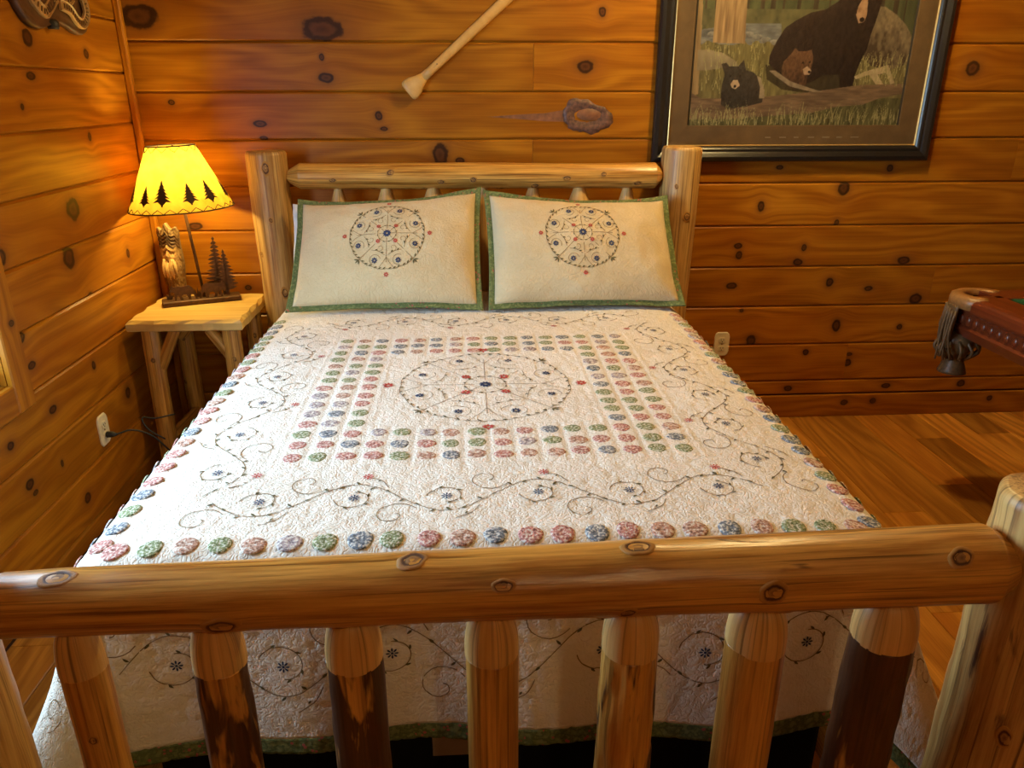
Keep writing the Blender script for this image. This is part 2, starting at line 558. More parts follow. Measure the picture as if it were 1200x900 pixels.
# ---- left wall with its window opening
parts = [box(XL-.14, XL-.018, YF, WY0, 0, ZC), box(XL-.14, XL-.018, WY1, 0.1, 0, ZC),
         box(XL-.14, XL-.018, WY0, WY1, 0, WZ0), box(XL-.14, XL-.018, WY0, WY1, WZ1, ZC)]
wl = struct('wall_left', *join(*parts), M['backing'], 'left wall of horizontal varnished pine boards beside the nightstand')
mapl = lambda a, z, d: (XL-d, a, z)
zl = [0.0]+[0.07+ROWH*k for k in range(0, 14)]+[ZC]
for r in range(len(zl)-1):
    z0, z1 = zl[r], zl[r+1]
    if z1 <= WZ0+.001 or z0 >= WZ1-.001:
        board(YF, -2.9, z0, z1, wl, mapl, [], M['pine'], 500+r)
        board(-2.9, 0.0, z0, z1, wl, mapl, LK, M['pine'], 520+r)
    elif z0 < WZ0 < z1:
        board(YF, WY0, z0, z1, wl, mapl, [], M['pine'], 540+r)
        board(WY1, 0.0, z0, z1, wl, mapl, LK, M['pine'], 560+r)
        board(WY0, WY1, z0, WZ0, wl, mapl, LK, M['pine'], 580+r)
    elif z0 < WZ1 < z1:
        board(YF, WY0, z0, z1, wl, mapl, [], M['pine'], 540+r)
        board(WY1, 0.0, z0, z1, wl, mapl, LK, M['pine'], 560+r)
        board(WY0, WY1, WZ1, z1, wl, mapl, LK, M['pine'], 580+r)
    else:
        board(YF, WY0, z0, z1, wl, mapl, [], M['pine'], 540+r)
        board(WY1, 0.0, z0, z1, wl, mapl, LK, M['pine'], 560+r)

# ---- unseen walls and ceiling
struct('wall_right', *box(XR, XR+.1, YF, 0.1, 0, ZC), M['darkroom'], 'right wall of pine paneling beyond the pool table')
struct('wall_front', *box(XL-.1, XR, YF-.1, YF, 0, ZC), M['darkroom'], 'pine paneled wall behind the viewer')
struct('ceiling', *box(XL-.15, XR+.1, YF-.1, .12, ZC, ZC+.1), M['darkroom'], 'pine ceiling over the bedroom')


def pboard(name, V, Fc, parent, ca, along, across, kn=(), mat='pine', seed=1):
    """board-like trim with texture coordinates from world axes"""
    V = np.asarray(V)
    Pv = np.stack([V[:, along]-ca[0], V[:, across]-ca[1], np.full(len(V), seed)], 1)
    o = mk(name, V, Fc, M[mat], parent, False, Pv)
    for i in range(5):
        o['k%d' % i] = [float(kn[i][0]-ca[0]), float(kn[i][1]-ca[1]), float(kn[i][2])] if i < len(kn) else [9., 9., .0005]
    return o


o = pboard('baseboard_back', *box(XL, XR, -0.016, 0.0, 0.0, 0.112, .003), None, (1.0, .05), 0, 2,
           [(1.767, .072, .015), (1.911, .078, .013), (2.5, .078, .013), (.9, .05, .012)], seed=4)
tag(o, 'pine baseboard along the foot of the back wall', None, None, 'structure')
o = pboard('trim_1', *box(XL, XL+.028, -.028, 0.0, 0, ZC, .006), None, (1.0, .0), 2, 0, [], seed=5)
tag(o, 'slim vertical pine corner strip where the two walls meet', None, None, 'structure')

# ---- window in the left wall
win = thing('window_1', (XL, (WY0+WY1)/2, WZ0), None, None)
tag(win, 'pine cased window in the left wall', None, None, 'structure')
cw = 0.09
pboard('casing', *box(XL, XL+.02, WY1, WY1+cw, WZ0-cw, WZ1+cw, .004), win, (1.2, WY1+.045), 2, 1, [(.86, WY1+.06, .010)], seed=6)
pboard('casing', *box(XL, XL+.02, WY0-cw, WY0, WZ0-cw, WZ1+cw, .004), win, (1.2, WY0), 2, 1, [], seed=7)
pboard('casing', *box(XL, XL+.02, WY0, WY1, WZ0-cw, WZ0, .004), win, (-1.7, WZ0), 1, 2, [], seed=8)
pboard('casing', *box(XL, XL+.02, WY0, WY1, WZ1, WZ1+cw, .004), win, (-1.7, WZ1), 1, 2, [], seed=9)
V, Fc = join(box(XL-.10, XL-.05, WY0, WY0+.05, WZ0, WZ1), box(XL-.10, XL-.05, WY1-.05, WY1, WZ0, WZ1),
             box(XL-.10, XL-.05, WY0+.05, WY1-.05, WZ0, WZ0+.05), box(XL-.10, XL-.05, WY0+.05, WY1-.05, WZ1-.05, WZ1))
mk('sash', V, Fc, M['darkroom'], win, False)
mk('mullion', *box(XL-.095, XL-.055, (WY0+WY1)/2-.018, (WY0+WY1)/2+.018, WZ0+.05, WZ1-.05), M['darkroom'], win, False)
t = NT('window_glass')
tr = t.n('ShaderNodeBsdfTransparent', {'Color': (0.97, 0.98, 0.98, 1)})
gl = t.n('ShaderNodeBsdfGlossy', {'Roughness': 0.02})
fc_ = t.n('ShaderNodeLayerWeight', {'Blend': 0.5}).outputs['Facing']
frn = t.math('ADD', t.math('MULTIPLY', t.math('POWER', fc_, 4.0), 0.6), 0.035)
mx = t.n('ShaderNodeMixShader')
t.set(mx.inputs[0], frn); t.set(mx.inputs[1], tr.outputs[0]); t.set(mx.inputs[2], gl.outputs[0])
t.t.links.new(mx.outputs[0], t.out.inputs[0])
M['glass'] = t.m
ym = (WY0+WY1)/2
for a, b in ((WY0+.05, ym-.018), (ym+.018, WY1-.05)):
    mk('pane', *box(XL-.077, XL-.073, a, b, WZ0+.05, WZ1-.05), M['glass'], win, False)

# ---- ceiling light over the right half of the room
LX, LY = 1.15, -.72
t = NT('frosted_glass')
a_ = t.n('ShaderNodeBsdfTranslucent', {'Color': (0.95, 0.9, 0.8, 1)})
b_ = t.n('ShaderNodeBsdfTransparent', {'Color': (0.95, 0.92, 0.85, 1)})
mx = t.n('ShaderNodeMixShader', {0: 0.6})
t.set(mx.inputs[1], a_.outputs[0]); t.set(mx.inputs[2], b_.outputs[0])
t.t.links.new(mx.outputs[0], t.out.inputs[0])
M['frosted'] = t.m


def ceiling_light(lx, ly, power, color, label):
    cl = thing('ceiling_light', (lx, ly, ZC-.12), label, 'ceiling light')
    mk('canopy', *lathe([(.06, 0), (.15, -.002), (.155, -.03), (.15, -.035)], 32, (lx, ly, ZC)), M['brass'], cl)
    mk('glass_dome', *lathe([(.145, -.035), (.14, -.07), (.11, -.105), (.06, -.125), (.005, -.13)], 32, (lx, ly, ZC), False), M['frosted'], cl)
    bl = point_light('ceiling_bulb', (0, 0, 0), power, color, 0.05)
    bl.parent = cl
    bl.location = (0, 0, .045)


ceiling_light(LX, LY, 135, (1.0, 0.765, 0.345), 'frosted glass dome ceiling light between bed and pool table')
ceiling_light(0.55, -4.40, 26, (1.0, 0.78, 0.42), 'added unseen dome ceiling light behind the viewer, filling the quilt foot drop')  # added fill fixture behind the camera, brightens the foot drop of the quilt

# ================================================================== logs
KN_PROF = [(0.0, .10), (.30, .16), (.50, .05), (.62, -.02), (.80, .20), (.98, .14), (1.10, 0.02), (1.2, -.3)]


def knot_mesh(seed):
    rs = random.Random(seed)
    m, V, Pv = 18, [], []
    ph, am = rs.uniform(0, 6), rs.uniform(.05, .14)
    for r, h in KN_PROF:
        for j in range(m):
            a = 2*pi*j/m
            rr = r*(1+am*sin(2*a+ph)+.05*sin(5*a))
            V.append((rr*cos(a), rr*sin(a)*0.85, h)); Pv.append((r, 0, 0))
    return mesh_from('knot', V, grid_faces(len(KN_PROF), m, True), M['knot'], True, Pv)


KNOTS = [knot_mesh(s) for s in range(4)]


def log(name, p0, p1, r0, r1, parent, mat, seed, rough=.035, ends=(('round', .012), ('round', .012)), knots=(), bark=0.0, n=44, m=36, bend=0.0, flute=.5):
    p0, p1 = np.array(p0, float), np.array(p1, float)
    L = np.linalg.norm(p1-p0)
    a, e1, e2 = frame_of(p1-p0)
    tt = np.linspace(0, 1, n)*L
    extra = []
    for (kind, l), s in zip(ends, (0, 1)):
        for f in (.0, .04, .12, .25, .45, .7, .9, 1.0, 1.05):
            extra.append(f*l if s == 0 else L-f*l)
    tt = np.unique(np.round(np.concatenate([tt, extra]), 5))
    th = np.linspace(0, 2*pi, m, endpoint=False)
    T, H = np.meshgrid(tt, th, indexing='ij')
    base = r0+(r1-r0)*T/L
    cx, cy = np.cos(H), np.sin(H)
    R = 1+rough*noise3(cx*1.2+seed, cy*1.2, T*4.0, seed)+rough*.6*flute*noise3(cx*4+seed, cy*4, T*2.5, seed+1)
    R = R+rough*.35*noise3(cx*5+seed, cy*5, T*22, seed+2)*(0.4+bark*2.2)
    for kt, ka, ks in knots:
        da = np.abs((H-ka+pi) % (2*pi)-pi)*base
        dd = np.sqrt(da**2+(T-kt)**2)/ks
        R = R+(ks*.20*np.exp(-dd**2*.45))/base
    prof = np.ones_like(T)
    for (kind, l), s in zip(ends, (0, 1)):
        q = np.clip((T if s == 0 else L-T)/max(l, 1e-6), 0, 1)
        if kind == 'cone': prof = prof*(.36+.64*q**.85)
        elif kind == 'dome': prof = prof*(.52+.48*np.sqrt(np.clip(1-(1-q)**2, 0, 1)))
        elif kind == 'round': prof = prof*(.86+.14*np.sqrt(np.clip(1-(1-q)**2, 0, 1)))
    rad = base*R*prof
    bx = bend*np.sin(pi*T/L)
    V = p0+T[..., None]*a+(rad*cx+bx)[..., None]*e1+(rad*cy)[..., None]*e2
    N = len(tt)
    V = V.reshape(-1, 3)
    Pv = np.stack([base*cx, base*cy, T+seed*1.7], -1).reshape(-1, 3)
    Fc = grid_faces(N, m, True)
    c0, c1 = p0+bx[0, 0]*e1, p1+bx[-1, 0]*e1
    V = np.vstack([V, c0, c1]); Pv = np.vstack([Pv, [0, 0, seed*1.7], [0, 0, L+seed*1.7]])
    i0, i1 = len(V)-2, len(V)-1
    for j in range(m):
        k = (j+1) % m
        Fc.append([i0, k, j]); Fc.append([i1, (N-1)*m+j, (N-1)*m+k])
    o = mk(name, V, Fc, mat, parent, True, Pv)
    o['bark'] = float(bark)
    for q, (kt, ka, ks) in enumerate(knots):
        rr = (r0+(r1-r0)*kt/L)
        nrm = cos(ka)*e1+sin(ka)*e2
        it, ih = int(np.argmin(abs(tt-kt))), int(round((ka % (2*pi))/(2*pi)*m)) % m
        pos = p0+kt*a+nrm*(rad[it, ih]-ks*.05)+bend*sin(pi*kt/L)*e1
        zx = Matrix((Vector(a), Vector(np.cross(nrm, a)), Vector(nrm))).transposed()
        k = put('knot', KNOTS[(seed+q) % 4], o, pos, zx.to_quaternion())
        k.scale = (ks*1.05, ks*.85, ks*.26)
    return o


# ---- bed frame
bed = thing('log_bed', (0, -1.24, 0), 'rustic peeled log bed frame with headboard, footboard rail and spindles', 'bed')
HY, FY = -0.12, -2.36
log('headboard_post', (-.826, HY, 0), (-.838, HY, 1.262), .078, .078, bed, M['postlog'], 11, .05, (('flat', .01), ('round', .018)),
    [(1.20, .15, .022), (.86, -.75, .013), (.70, .35, .020), (1.0, .1, .010)], .10)
log('headboard_post', (.826, HY, 0), (.845, HY, 1.272), .080, .082, bed, M['postlog'], 12, .05, (('flat', .01), ('round', .016)),
    [(1.0, .25, .020), (.70, .05, .018), (1.12, -.4, .010)], .14)
log('headboard_rail', (-.765, HY, 1.162), (.765, HY, 1.158), .052, .050, bed, M['log'], 13, .05, (('cone', .055), ('cone', .03)),
    [(.19, .2, .013), (.42, -.35, .016), (.62, .35, .014), (.75, .2, .014), (.86, 1.2, .014), (1.0, .7, .017), (1.13, .1, .015), (1.28, -.2, .012), (1.42, .5, .014), (.55, 1.2, .014)], .12)
log('headboard_rail', (-.765, HY, .36), (.765, HY, .36), .05, .05, bed, M['log'], 14, .05, (('cone', .05), ('cone', .05)))
for i, sx in enumerate((-.573, -.38, -.189, .015, .222, .414, .614)):
    r = .040+.006*((i*7) % 3-1)
    log('headboard_spindle', (sx, HY, .36), (sx+.01, HY, 1.125), r, r, bed, M['endwood'], 20+i, .05, (('flat', .01), ('cone', .075)), [], .0, 24, 24)
# footboard
log('footboard_post', (-.833, FY, 0), (-.838, FY, .925), .080, .078, bed, M['postlog'], 31, .05, (('flat', .01), ('round', .02)), [(.5, .9, .018)], .15)
log('footboard_post', (.838, FY, 0), (.842, FY, .922), .086, .080, bed, M['postlog'], 32, .07, (('flat', .01), ('round', .02)),
    [(.62, .05, .022), (.52, -.55, .016)], .34)
log('footboard_rail', (-.80, FY, .788), (.80, FY, .804), .047, .061, bed, M['log'], 33, .032, (('cone', .08), ('cone', .06)),
    [(.40, .30, .022), (.98, .42, .013), (.80, -.55, .014), (1.19, -.10, .020), (1.22, .95, .010), (1.47, -.75, .018), (.95, .95, .009), (.56, 1.1, .012), (.17, -1.35, .020), (.67, -1.4, .020), (1.0, -1.45, .020)], .16, 80, 44)
log('footboard_lower_rail', (-.80, FY, .22), (.80, FY, .22), .05, .05, bed, M['log'], 34, .04, (('cone', .06), ('cone', .06)))
SP = [(-.632, .033, .05, .03), (-.43, .039, .72, .07), (-.227, .043, .80, .035), (-.017, .041, .03, .03), (.20, .044, .56, .13), (.40, .046, .22, .05), (.607, .049, .85, .06)]
for i, (sx, r, bk, rg) in enumerate(SP):
    zr = .741
    s_ = log('footboard_spindle', (sx, FY, .22), (sx, FY, zr-.070), r, r, bed, M['log'], 40+i, rg, (('flat', .01), ('flat', .004)),
             [(.34, .2, .008)] if i in (0,) else ([(.22, .9, .016)] if i == 2 else []), bk, 60, 40)
    log('tenon_shoulder', (sx, FY, zr-.072), (sx, FY, zr+.008), r*1.0, r*1.0, s_, M['endwood'], 60+i, .025, (('flat', .002), ('dome', .066)), [], 0, 16, 32)
for sx in (-.738, .738):
    log('side_rail', (sx, -2.30, .13), (sx, -.18, .13), .035, .035, bed, M['log'], 70 if sx < 0 else 71, .04)

# ---- mattress, box spring
mk_ = mk('box_spring', *box(-.69, .69, -2.115, -.22, .07, .46, .015), M['blackcloth'], None, False)  # black box reaches almost to the floor, standing in for shade under the bed
tag(mk_, 'black box spring under the quilt, extended down to stand in for under-bed darkness', 'box spring')
o = mk('label_tag', *box(-.135, -.045, -2.1195, -2.116, .20, .30, .0008), plain('tan_label_cloth', (.30, .22, .15), .8), mk_, False)
o['label'] = 'small tan sewn label'
mt = mk('mattress', *box(-.70, .70, -2.12, -.215, .462, .676, .05), M['sheet'], None, False)
tag(mt, 'thick white mattress hidden under the floral quilt', 'mattress')

# ================================================================== quilt
SX, TY, RHO, ZT = .715, 2.075, .065, .702
SMAX, TMAX, T0 = SX+.50, TY+.462, .235


def relief(s, t):
    """stipple quilting puff: low along meandering stitch lines"""
    n = noise3(s*34, t*34, 0.3, 5)+.35*noise3(s*70, t*70, 1.3, 6)
    puff = np.clip(np.abs(n)*3.2, 0, 1)
    puff = 1-(1-puff)**2
    fr = (np.abs(s) < .49) & (t > .845) & (t < 1.79)
    inn = (np.abs(s) < .29) & (t > 1.05) & (t < 1.58)
    band = fr & ~inn
    u = ((s+.48)/.06) % 1.0
    ch = np.abs(u-.5)*2                           # seams between the rosette columns
    seam = 1-np.clip((ch-.80)/.2, 0, 1)
    h = puff*.0028
    h = np.where(band, .0012*puff+.003*seam, h)
    return h


def quilt_pos(s, t, lift=0.0, fine=True):
    s, t = np.asarray(s, float), np.asarray(t, float)
    a = np.maximum(0, np.abs(s)-SX); b = np.maximum(0, t-TY)
    L = np.hypot(a, b)
    sg = np.where(s < 0, -1.0, 1.0)
    ph = np.arctan2(b, np.maximum(a, 1e-9)); ph = np.where(L < 1e-9, 0, ph)
    q = np.minimum(L, RHO*pi/2)/RHO
    rest = np.maximum(0, L-RHO*pi/2)
    corner = np.sin(2*ph)**2
    wave = .010*np.sin(t*19+1.0)*np.cos(ph)**2+.011*np.sin(s*15.0+.6)*np.sin(ph)**2
    ft = np.clip((t-1.3)/.75, 0, 1)
    slope = np.minimum(.06+.24*ft*ft*np.cos(ph)**2+.22*corner*(.45+.55*np.cos(ph)**2), .62)
    out = RHO*np.sin(q)+rest*slope+wave*np.clip(rest/.2, 0, 1)
    down = RHO*(1-np.cos(q))+rest*np.sqrt(1-slope**2)
    x = sg*(np.minimum(np.abs(s), SX)+out*np.cos(ph))
    y = -(np.minimum(t, TY)+out*np.sin(ph))
    z = ZT-down+.004*noise3(s*3, t*3, .5, 9)*(L < 1e9)-.012*np.clip((np.abs(s)-.55)/.17, 0, 1)**2*(1-np.clip(L/.1, 0, 1))
    # hem of the foot drop hangs a little unevenly
    z = z-.012*np.sin(s*5.2-.6)*np.clip((b-.1)/.25, 0, 1)
    nx, ny, nz = sg*np.sin(q)*np.cos(ph), -np.sin(q)*np.sin(ph), np.cos(q)
    h = (relief(s, t) if fine else 0)+lift
    return np.stack([x+nx*h, y+ny*h, z+nz*h], -1)


def quilt_frame(s, t):
    e = 2e-3
    p = quilt_pos(np.array([s]), np.array([t]), 0, False)[0]
    ds = quilt_pos(np.array([s+e]), np.array([t]), 0, False)[0]-p
    dt = quilt_pos(np.array([s]), np.array([t+e]), 0, False)[0]-p
    n = np.cross(dt, ds); n /= np.linalg.norm(n)
    ds /= np.linalg.norm(ds)
    return p, ds, np.cross(n, ds), n


def cloth_material(name, c0, c1, weave=900.0, puck=130.0, bs=.42, stip=95.0, stipk=.8):
    t = NT(name)
    P = t.attr('P').outputs['Vector']
    n = t.noise(P, puck, 3)
    w = t.noise(P, weave, 2)
    col = t.ramp(t.noise(P, 6.0, 3), [(.3, c0), (.7, c1)]).outputs[0]
    q = t.math('MULTIPLY', t.math('ABSOLUTE', t.math('SUBTRACT', t.noise(P, stip, 1.0, .4, .4), .5)), 9.0, True)
    h = t.math('ADD', t.math('MULTIPLY', q, stipk), t.math('ADD', t.math('MULTIPLY', n, .5), t.math('MULTIPLY', w, .12)))
    t.bsdf(col, .9, .15, bump=h, bump_strength=bs, bump_dist=.0045, Sheen_Weight=.15)
    return t.m


def floral_material(name, c0, c1, c2):
    t = NT(name)
    P = t.attr('P').outputs['Vector']
    v = t.n('ShaderNodeTexVoronoi', {'Scale': 70.0}); t.set(v.inputs['Vector'], P)
    n = t.noise(P, 55.0, 3)
    col = t.ramp(n, [(.40, c0), (.50, c1), (.66, c0)]).outputs[0]
    sp = t.math('LESS_THAN', v.outputs[0], .24)
    rare = t.math('GREATER_THAN', t.noise(P, 9.0, 1), .52)
    col = t.mix(t.math('MULTIPLY', sp, rare), col, c2)
    t.bsdf(col, .9, .15, bump=t.noise(P, 220.0, 2), bump_strength=.4, bump_dist=.002)
    return t.m


M['quilt'] = cloth_material('cream_quilted_cotton', srgb(238, 230, 216), srgb(226, 216, 200))
M['sham'] = cloth_material('cream_sham_cotton', srgb(214, 194, 154), srgb(200, 178, 138), puck=90, bs=.55, stip=60.0, stipk=.35)
M['hem'] = floral_material('green_floral_binding', srgb(122, 128, 80), srgb(82, 94, 56), srgb(170, 90, 80))

quilt = thing('floral_quilt', (0, -1.3, .40), 'cream quilt with rosettes, embroidered vines and green hem covering the bed', 'quilt')
st = .0062
ss = np.arange(-SMAX, SMAX+st, st); tl = np.arange(T0, TMAX+st, st)
S_, T_ = np.meshgrid(ss, tl, indexing='xy')
Q = quilt_pos(S_, T_)
rows, cols = S_.shape
HB = .038
hemmask = (np.abs(S_) > SMAX-HB) | (T_ > TMAX-HB)


def sub_grid(mask_cell):
    idx = -np.ones(rows*cols, int)
    ii, jj = np.nonzero(mask_cell)
    a = ii*cols+jj
    quads = np.stack([a, a+cols, a+cols+1, a+1], 1)
    used = np.unique(quads)
    idx[used] = np.arange(len(used))
    return used, idx[quads]


cell_hem = hemmask[:-1, :-1] & hemmask[1:, 1:]
Pq = np.stack([S_, T_, 0*S_], -1).reshape(-1, 3)
for nm, cm, mt_ in (('quilt_top', ~cell_hem, 'quilt'), ('hem_border', cell_hem, 'hem')):
    used, quads = sub_grid(cm)
    o = mk(nm, Q.reshape(-1, 3)[used], quads, M[mt_], quilt, True, Pq[used])
    if nm == 'hem_border': o['label'] = 'green floral print hem'
    else: o['label'] = 'cream stipple quilted cotton'
    o.modifiers.new('thickness', 'SOLIDIFY').thickness = .004
    o.modifiers['thickness'].offset = 1.0 if nm == 'x' else -1.0


# ---- yo-yo rosettes
def rosette_mesh(seed):
    rs = random.Random(seed)
    m, V, Pv = 20, [], []
    prof = [(1.0, -.05), (.99, .14), (.88, .26), (.62, .33), (.34, .33), (.14, .27), (0.02, .24)]
    ph = rs.uniform(0, 6)
    for i, (r, h) in enumerate(prof):
        for j in range(m):
            a = 2*pi*j/m
            g = 1+.10*sin(10*a+ph)*(1-r)
            rr = r*(1+.03*sin(3*a+ph))
            V.append((rr*cos(a), rr*sin(a), h*g)); Pv.append((rr*cos(a), rr*sin(a), seed*3.3))
    return V, grid_faces(len(prof), m, True), Pv


def yoyo_material(name, c):
    t = NT(name)
    P = t.attr('P').outputs['Vector']
    rnd = t.n('ShaderNodeObjectInfo').outputs['Random']
    q = t.vec('ADD', P, t.xyz(t.math('MULTIPLY', rnd, 40), t.math('MULTIPLY', rnd, 13), 0))
    n = t.noise(q, 4.2, 3)
    col = t.ramp(n, [(.36, tuple(v*.35 for v in c[:3])+(1,)), (.45, c), (.52, c), (.585, tuple(.25*v+.55*w for v, w in zip(c[:3], (1.1, 1.04, .92)))+(1,))]).outputs[0]
    t.bsdf(col, .9, .15, bump=t.noise(q, 6.0, 2), bump_strength=.5, bump_dist=.003)
    return t.m


YC = {'green': srgb(138, 146, 106), 'pink': srgb(190, 132, 122), 'blue': srgb(124, 130, 138), 'lilac': srgb(172, 156, 156), 'coral': srgb(188, 146, 126)}
yo = {}
for q, (k, c) in enumerate(YC.items()):
    V, Fc, Pv = rosette_mesh(q)
    yo[k] = mesh_from('rosette', np.array(V)*(.0235, .0235, .0105), Fc, yoyo_material('rosette_'+k, c), True, Pv)
rs = random.Random(21)


def rosette(s, t):
    p, ex, ey, n = quilt_frame(s, t)
    k = rs.choices(['green', 'pink', 'blue', 'lilac', 'coral'], [30, 26, 18, 10, 16])[0]
    rot = Matrix((Vector(ex), Vector(np.cross(n, ex)), Vector(n))).transposed().to_quaternion()
    o = put('fabric_rosette', yo[k], quilt, p+n*.002+ex*rs.uniform(-.003, .003)+ey*rs.uniform(-.003, .003), rot)
    o.scale = (rs.uniform(.92, 1.06), rs.uniform(.92, 1.06), 1)
    return o


for i in range(16):
    for j in range(15):
        if 3 <= i < 13 and 3 <= j < 12: continue
        rosette(-.45+.06*i, .885+.0612*j)
for j in range(24):
    tq = .60+j*.0635
    for s in (-.735, .735): rosette(s, tq)
    for s in (-.80, .80): rosette(s, tq+.01)
for i in range(23): rosette(-.70+i*.0636, 2.085)


# ---- embroidery: ribbons and leaves stitched on a surface
class Emb:
    def __init__(self): self.V, self.F = [], []

    def line(self, pts, w=.0021):
        pts = np.asarray(pts, float)
        d = np.gradient(pts, axis=0)
        d /= np.maximum(np.linalg.norm(d, axis=1, keepdims=True), 1e-9)
        nn = np.stack([-d[:, 1], d[:, 0]], 1)*w/2
        b = len(self.V)
        for p, q in zip(pts, nn):
            self.V += [p+q, p-q]
        for i in range(len(pts)-1):
            k = b+2*i
            self.F.append([k, k+1, k+3, k+2])

    def poly(self, pts):
        b = len(self.V)
        self.V += [np.array(p, float) for p in pts]
        self.F.append(list(range(b, b+len(pts))))

    def leaf(self, p, ang, l=.014, w=.0050):
        p = np.array(p, float)
        d = np.array((cos(ang), sin(ang))); n = np.array((-d[1], d[0]))
        self.poly([p, p+d*l*.35+n*w*.5, p+d*l*.7+n*w*.4, p+d*l, p+d*l*.7-n*w*.4, p+d*l*.35-n*w*.5])

    def flower(self, p, r, petals=8):
        for k in range(petals):
            a = 2*pi*k/petals
            self.leaf(np.array(p)+.18*r*np.array((cos(a), sin(a))), a, r*.82, r*.42)

    def build(self, name, fmap, mat, parent, label=None):
        V = np.array(self.V)
        W = fmap(V[:, 0], V[:, 1])
        P = np.stack([V[:, 0], V[:, 1], 0*V[:, 0]], 1)
        o = mk(name, W, self.F, mat, parent, True, P)
        o['kind'] = 'stuff'
        if label: o['label'] = label
        return o


M['vine'] = plain('brown_olive_thread', srgb(136, 112, 76), .8, .2, scale=300)
M['leaf'] = plain('olive_leaf_thread', srgb(98, 90, 60), .8, .2, scale=300)
M['bluethread'] = plain('navy_thread', srgb(52, 62, 92), .8, .2, scale=300)
M['redthread'] = plain('brick_red_thread', srgb(184, 74, 66), .8, .2, scale=300)


def spiral(c, r0, r1, a0, a1, n=22):
    k = np.linspace(0, 1, n)
    r = r0+(r1-r0)*k; a = a0+(a1-a0)*k
    return np.stack([c[0]+r*np.cos(a), c[1]+r*np.sin(a)], 1)


flowers = []


def vine(P0, P1, A, half, vl, lf, off=0.0, k0=1, dens=.032):
    """scrolling vine from P0 to P1 in quilt (s, t) coordinates"""
    P0, P1 = np.array(P0, float), np.array(P1, float)
    L = np.linalg.norm(P1-P0)
    d = (P1-P0)/L; n = np.array((-d[1], d[0]))
    nh = int(round(L/half)); half = L/nh
    tau = np.linspace(0, L, int(L/.008))
    at = lambda x, y: P0+d*x+n*y
    vl.line(np.array([at(x, A*k0*sin(pi*x/half)) for x in tau]))
    x = dens*.5; sd = 1
    while x < L:
        y = A*k0*sin(pi*x/half)
        lf.leaf(at(x, y), atan2(d[1], d[0])+sd*.8, .015, .0055)
        sd = -sd; x += dens
    for k in range(nh):
        sg = k0*(1 if k % 2 == 0 else -1)
        cx = (k+.5)*half
        base = atan2(n[1]*sg, n[0]*sg)
        hand = 1 if k0*(1 if k % 2 == 0 else -1) > 0 else -1
        # loop curling around the blue flower, inside each bend
        c = at(cx, sg*A*.05)
        rr = A*.62
        sp = spiral(c, rr*1.15, rr*.62, base-hand*1.7, base-hand*6.3, 30)
        vl.line(sp)
        for q in (6, 13, 20, 26):
            lf.leaf(sp[q], base-hand*(1.7+4.6*q/29)-hand*1.3, .013, .005)
        flowers.append((c, 'blue'))
        # tendril on the outer side of the bend
        st_ = at(cx+.32*half, sg*A*.80)
        c2 = at(cx+.55*half, sg*A*1.18)
        a0 = atan2(st_[1]-c2[1], st_[0]-c2[0])
        vl.line(spiral(c2, np.linalg.norm(st_-c2), A*.10, a0, a0+hand*6.8, 24))
        # small branch with a red flower
        e = at(cx-.10*half, sg*A*1.55)
        s0 = at(cx-.35*half, sg*A*.75)
        vl.line(smooth_path([s0, (s0+e)/2+n*sg*.004-d*.008, e], 8))
        lf.leaf((s0+e)/2, base+.5, .011, .0042)
        if k % 2 == 0: flowers.append((e, 'red'))


def medallion(c, R, vl, lf, fb, fr, sy=1.0, ls=1.0):
    """round embroidered medallion of arcs, radial stems, leaves and flowers"""
    c = np.array(c, float)
    pt = lambda r, a: c+np.array((R*r*cos(a), R*r*sy*sin(a)))
    arc = lambda r, a0, a1, bul=0.0, n=14: np.array([pt(r+bul*sin(pi*k/(n-1)), a0+(a1-a0)*k/(n-1)) for k in range(n)])
    for k in range(8):
        a = k*pi/4
        vl.line([pt(.13, a), pt(.5, a), pt(.80 if k % 2 == 0 else 1.0, a)], .0018)
        # outer scallop between stems
        for s in (0, 1):
            a0 = a+s*pi/8
            lo = arc(.97, a0, a0+pi/8, .02)
            vl.line(lo, .0018)
            for q in (2, 6, 10):
                lf.leaf(lo[q], atan2(lo[q+1][1]-lo[q][1], lo[q+1][0]-lo[q][0])+(.55 if q % 4 == 2 else -.55), R*.085*ls, R*.030*ls)
        inner = arc(.60, a+.08, a+pi/4-.08, -.06)
        vl.line(inner, .0016)
        for q in (3, 9):
            lf.leaf(inner[q], atan2(inner[q+1][1]-inner[q][1], inner[q+1][0]-inner[q][0])+.5, R*.075*ls, R*.028*ls)
        fb.flower(pt(.80, a+pi/8), R*.075*ls)
        vl.line(spiral(pt(.80, a+pi/8), R*.16, R*.11, a+2.6, a+6.6, 16), .0015)
        vl.line(spiral(pt(.44, a+pi/8), R*.10, R*.03, a, a+5.5, 16), .0013)
        if k % 2 == 0:
            fr.flower(pt(1.12, a), R*.07)
            for s in (-1, 1):
                vl.line(smooth_path([pt(.66, a), pt(.80, a+s*.10), pt(.95, a+s*.20)], 8), .0015)
        else:
            fr.flower(pt(.32, a), R*.065)
            for s in (-1, 0, 1): lf.leaf(pt(1.0, a), a+s*.8, R*.12*ls, R*.032*ls)
    vl.line(arc(.24, 0, 2*pi, 0, 40), .0014)
    for k in range(12): lf.leaf(pt(.24, k*pi/6+.1), k*pi/6+pi/2, R*.06, R*.025)
    fb.flower(c, R*.105*ls, 10)


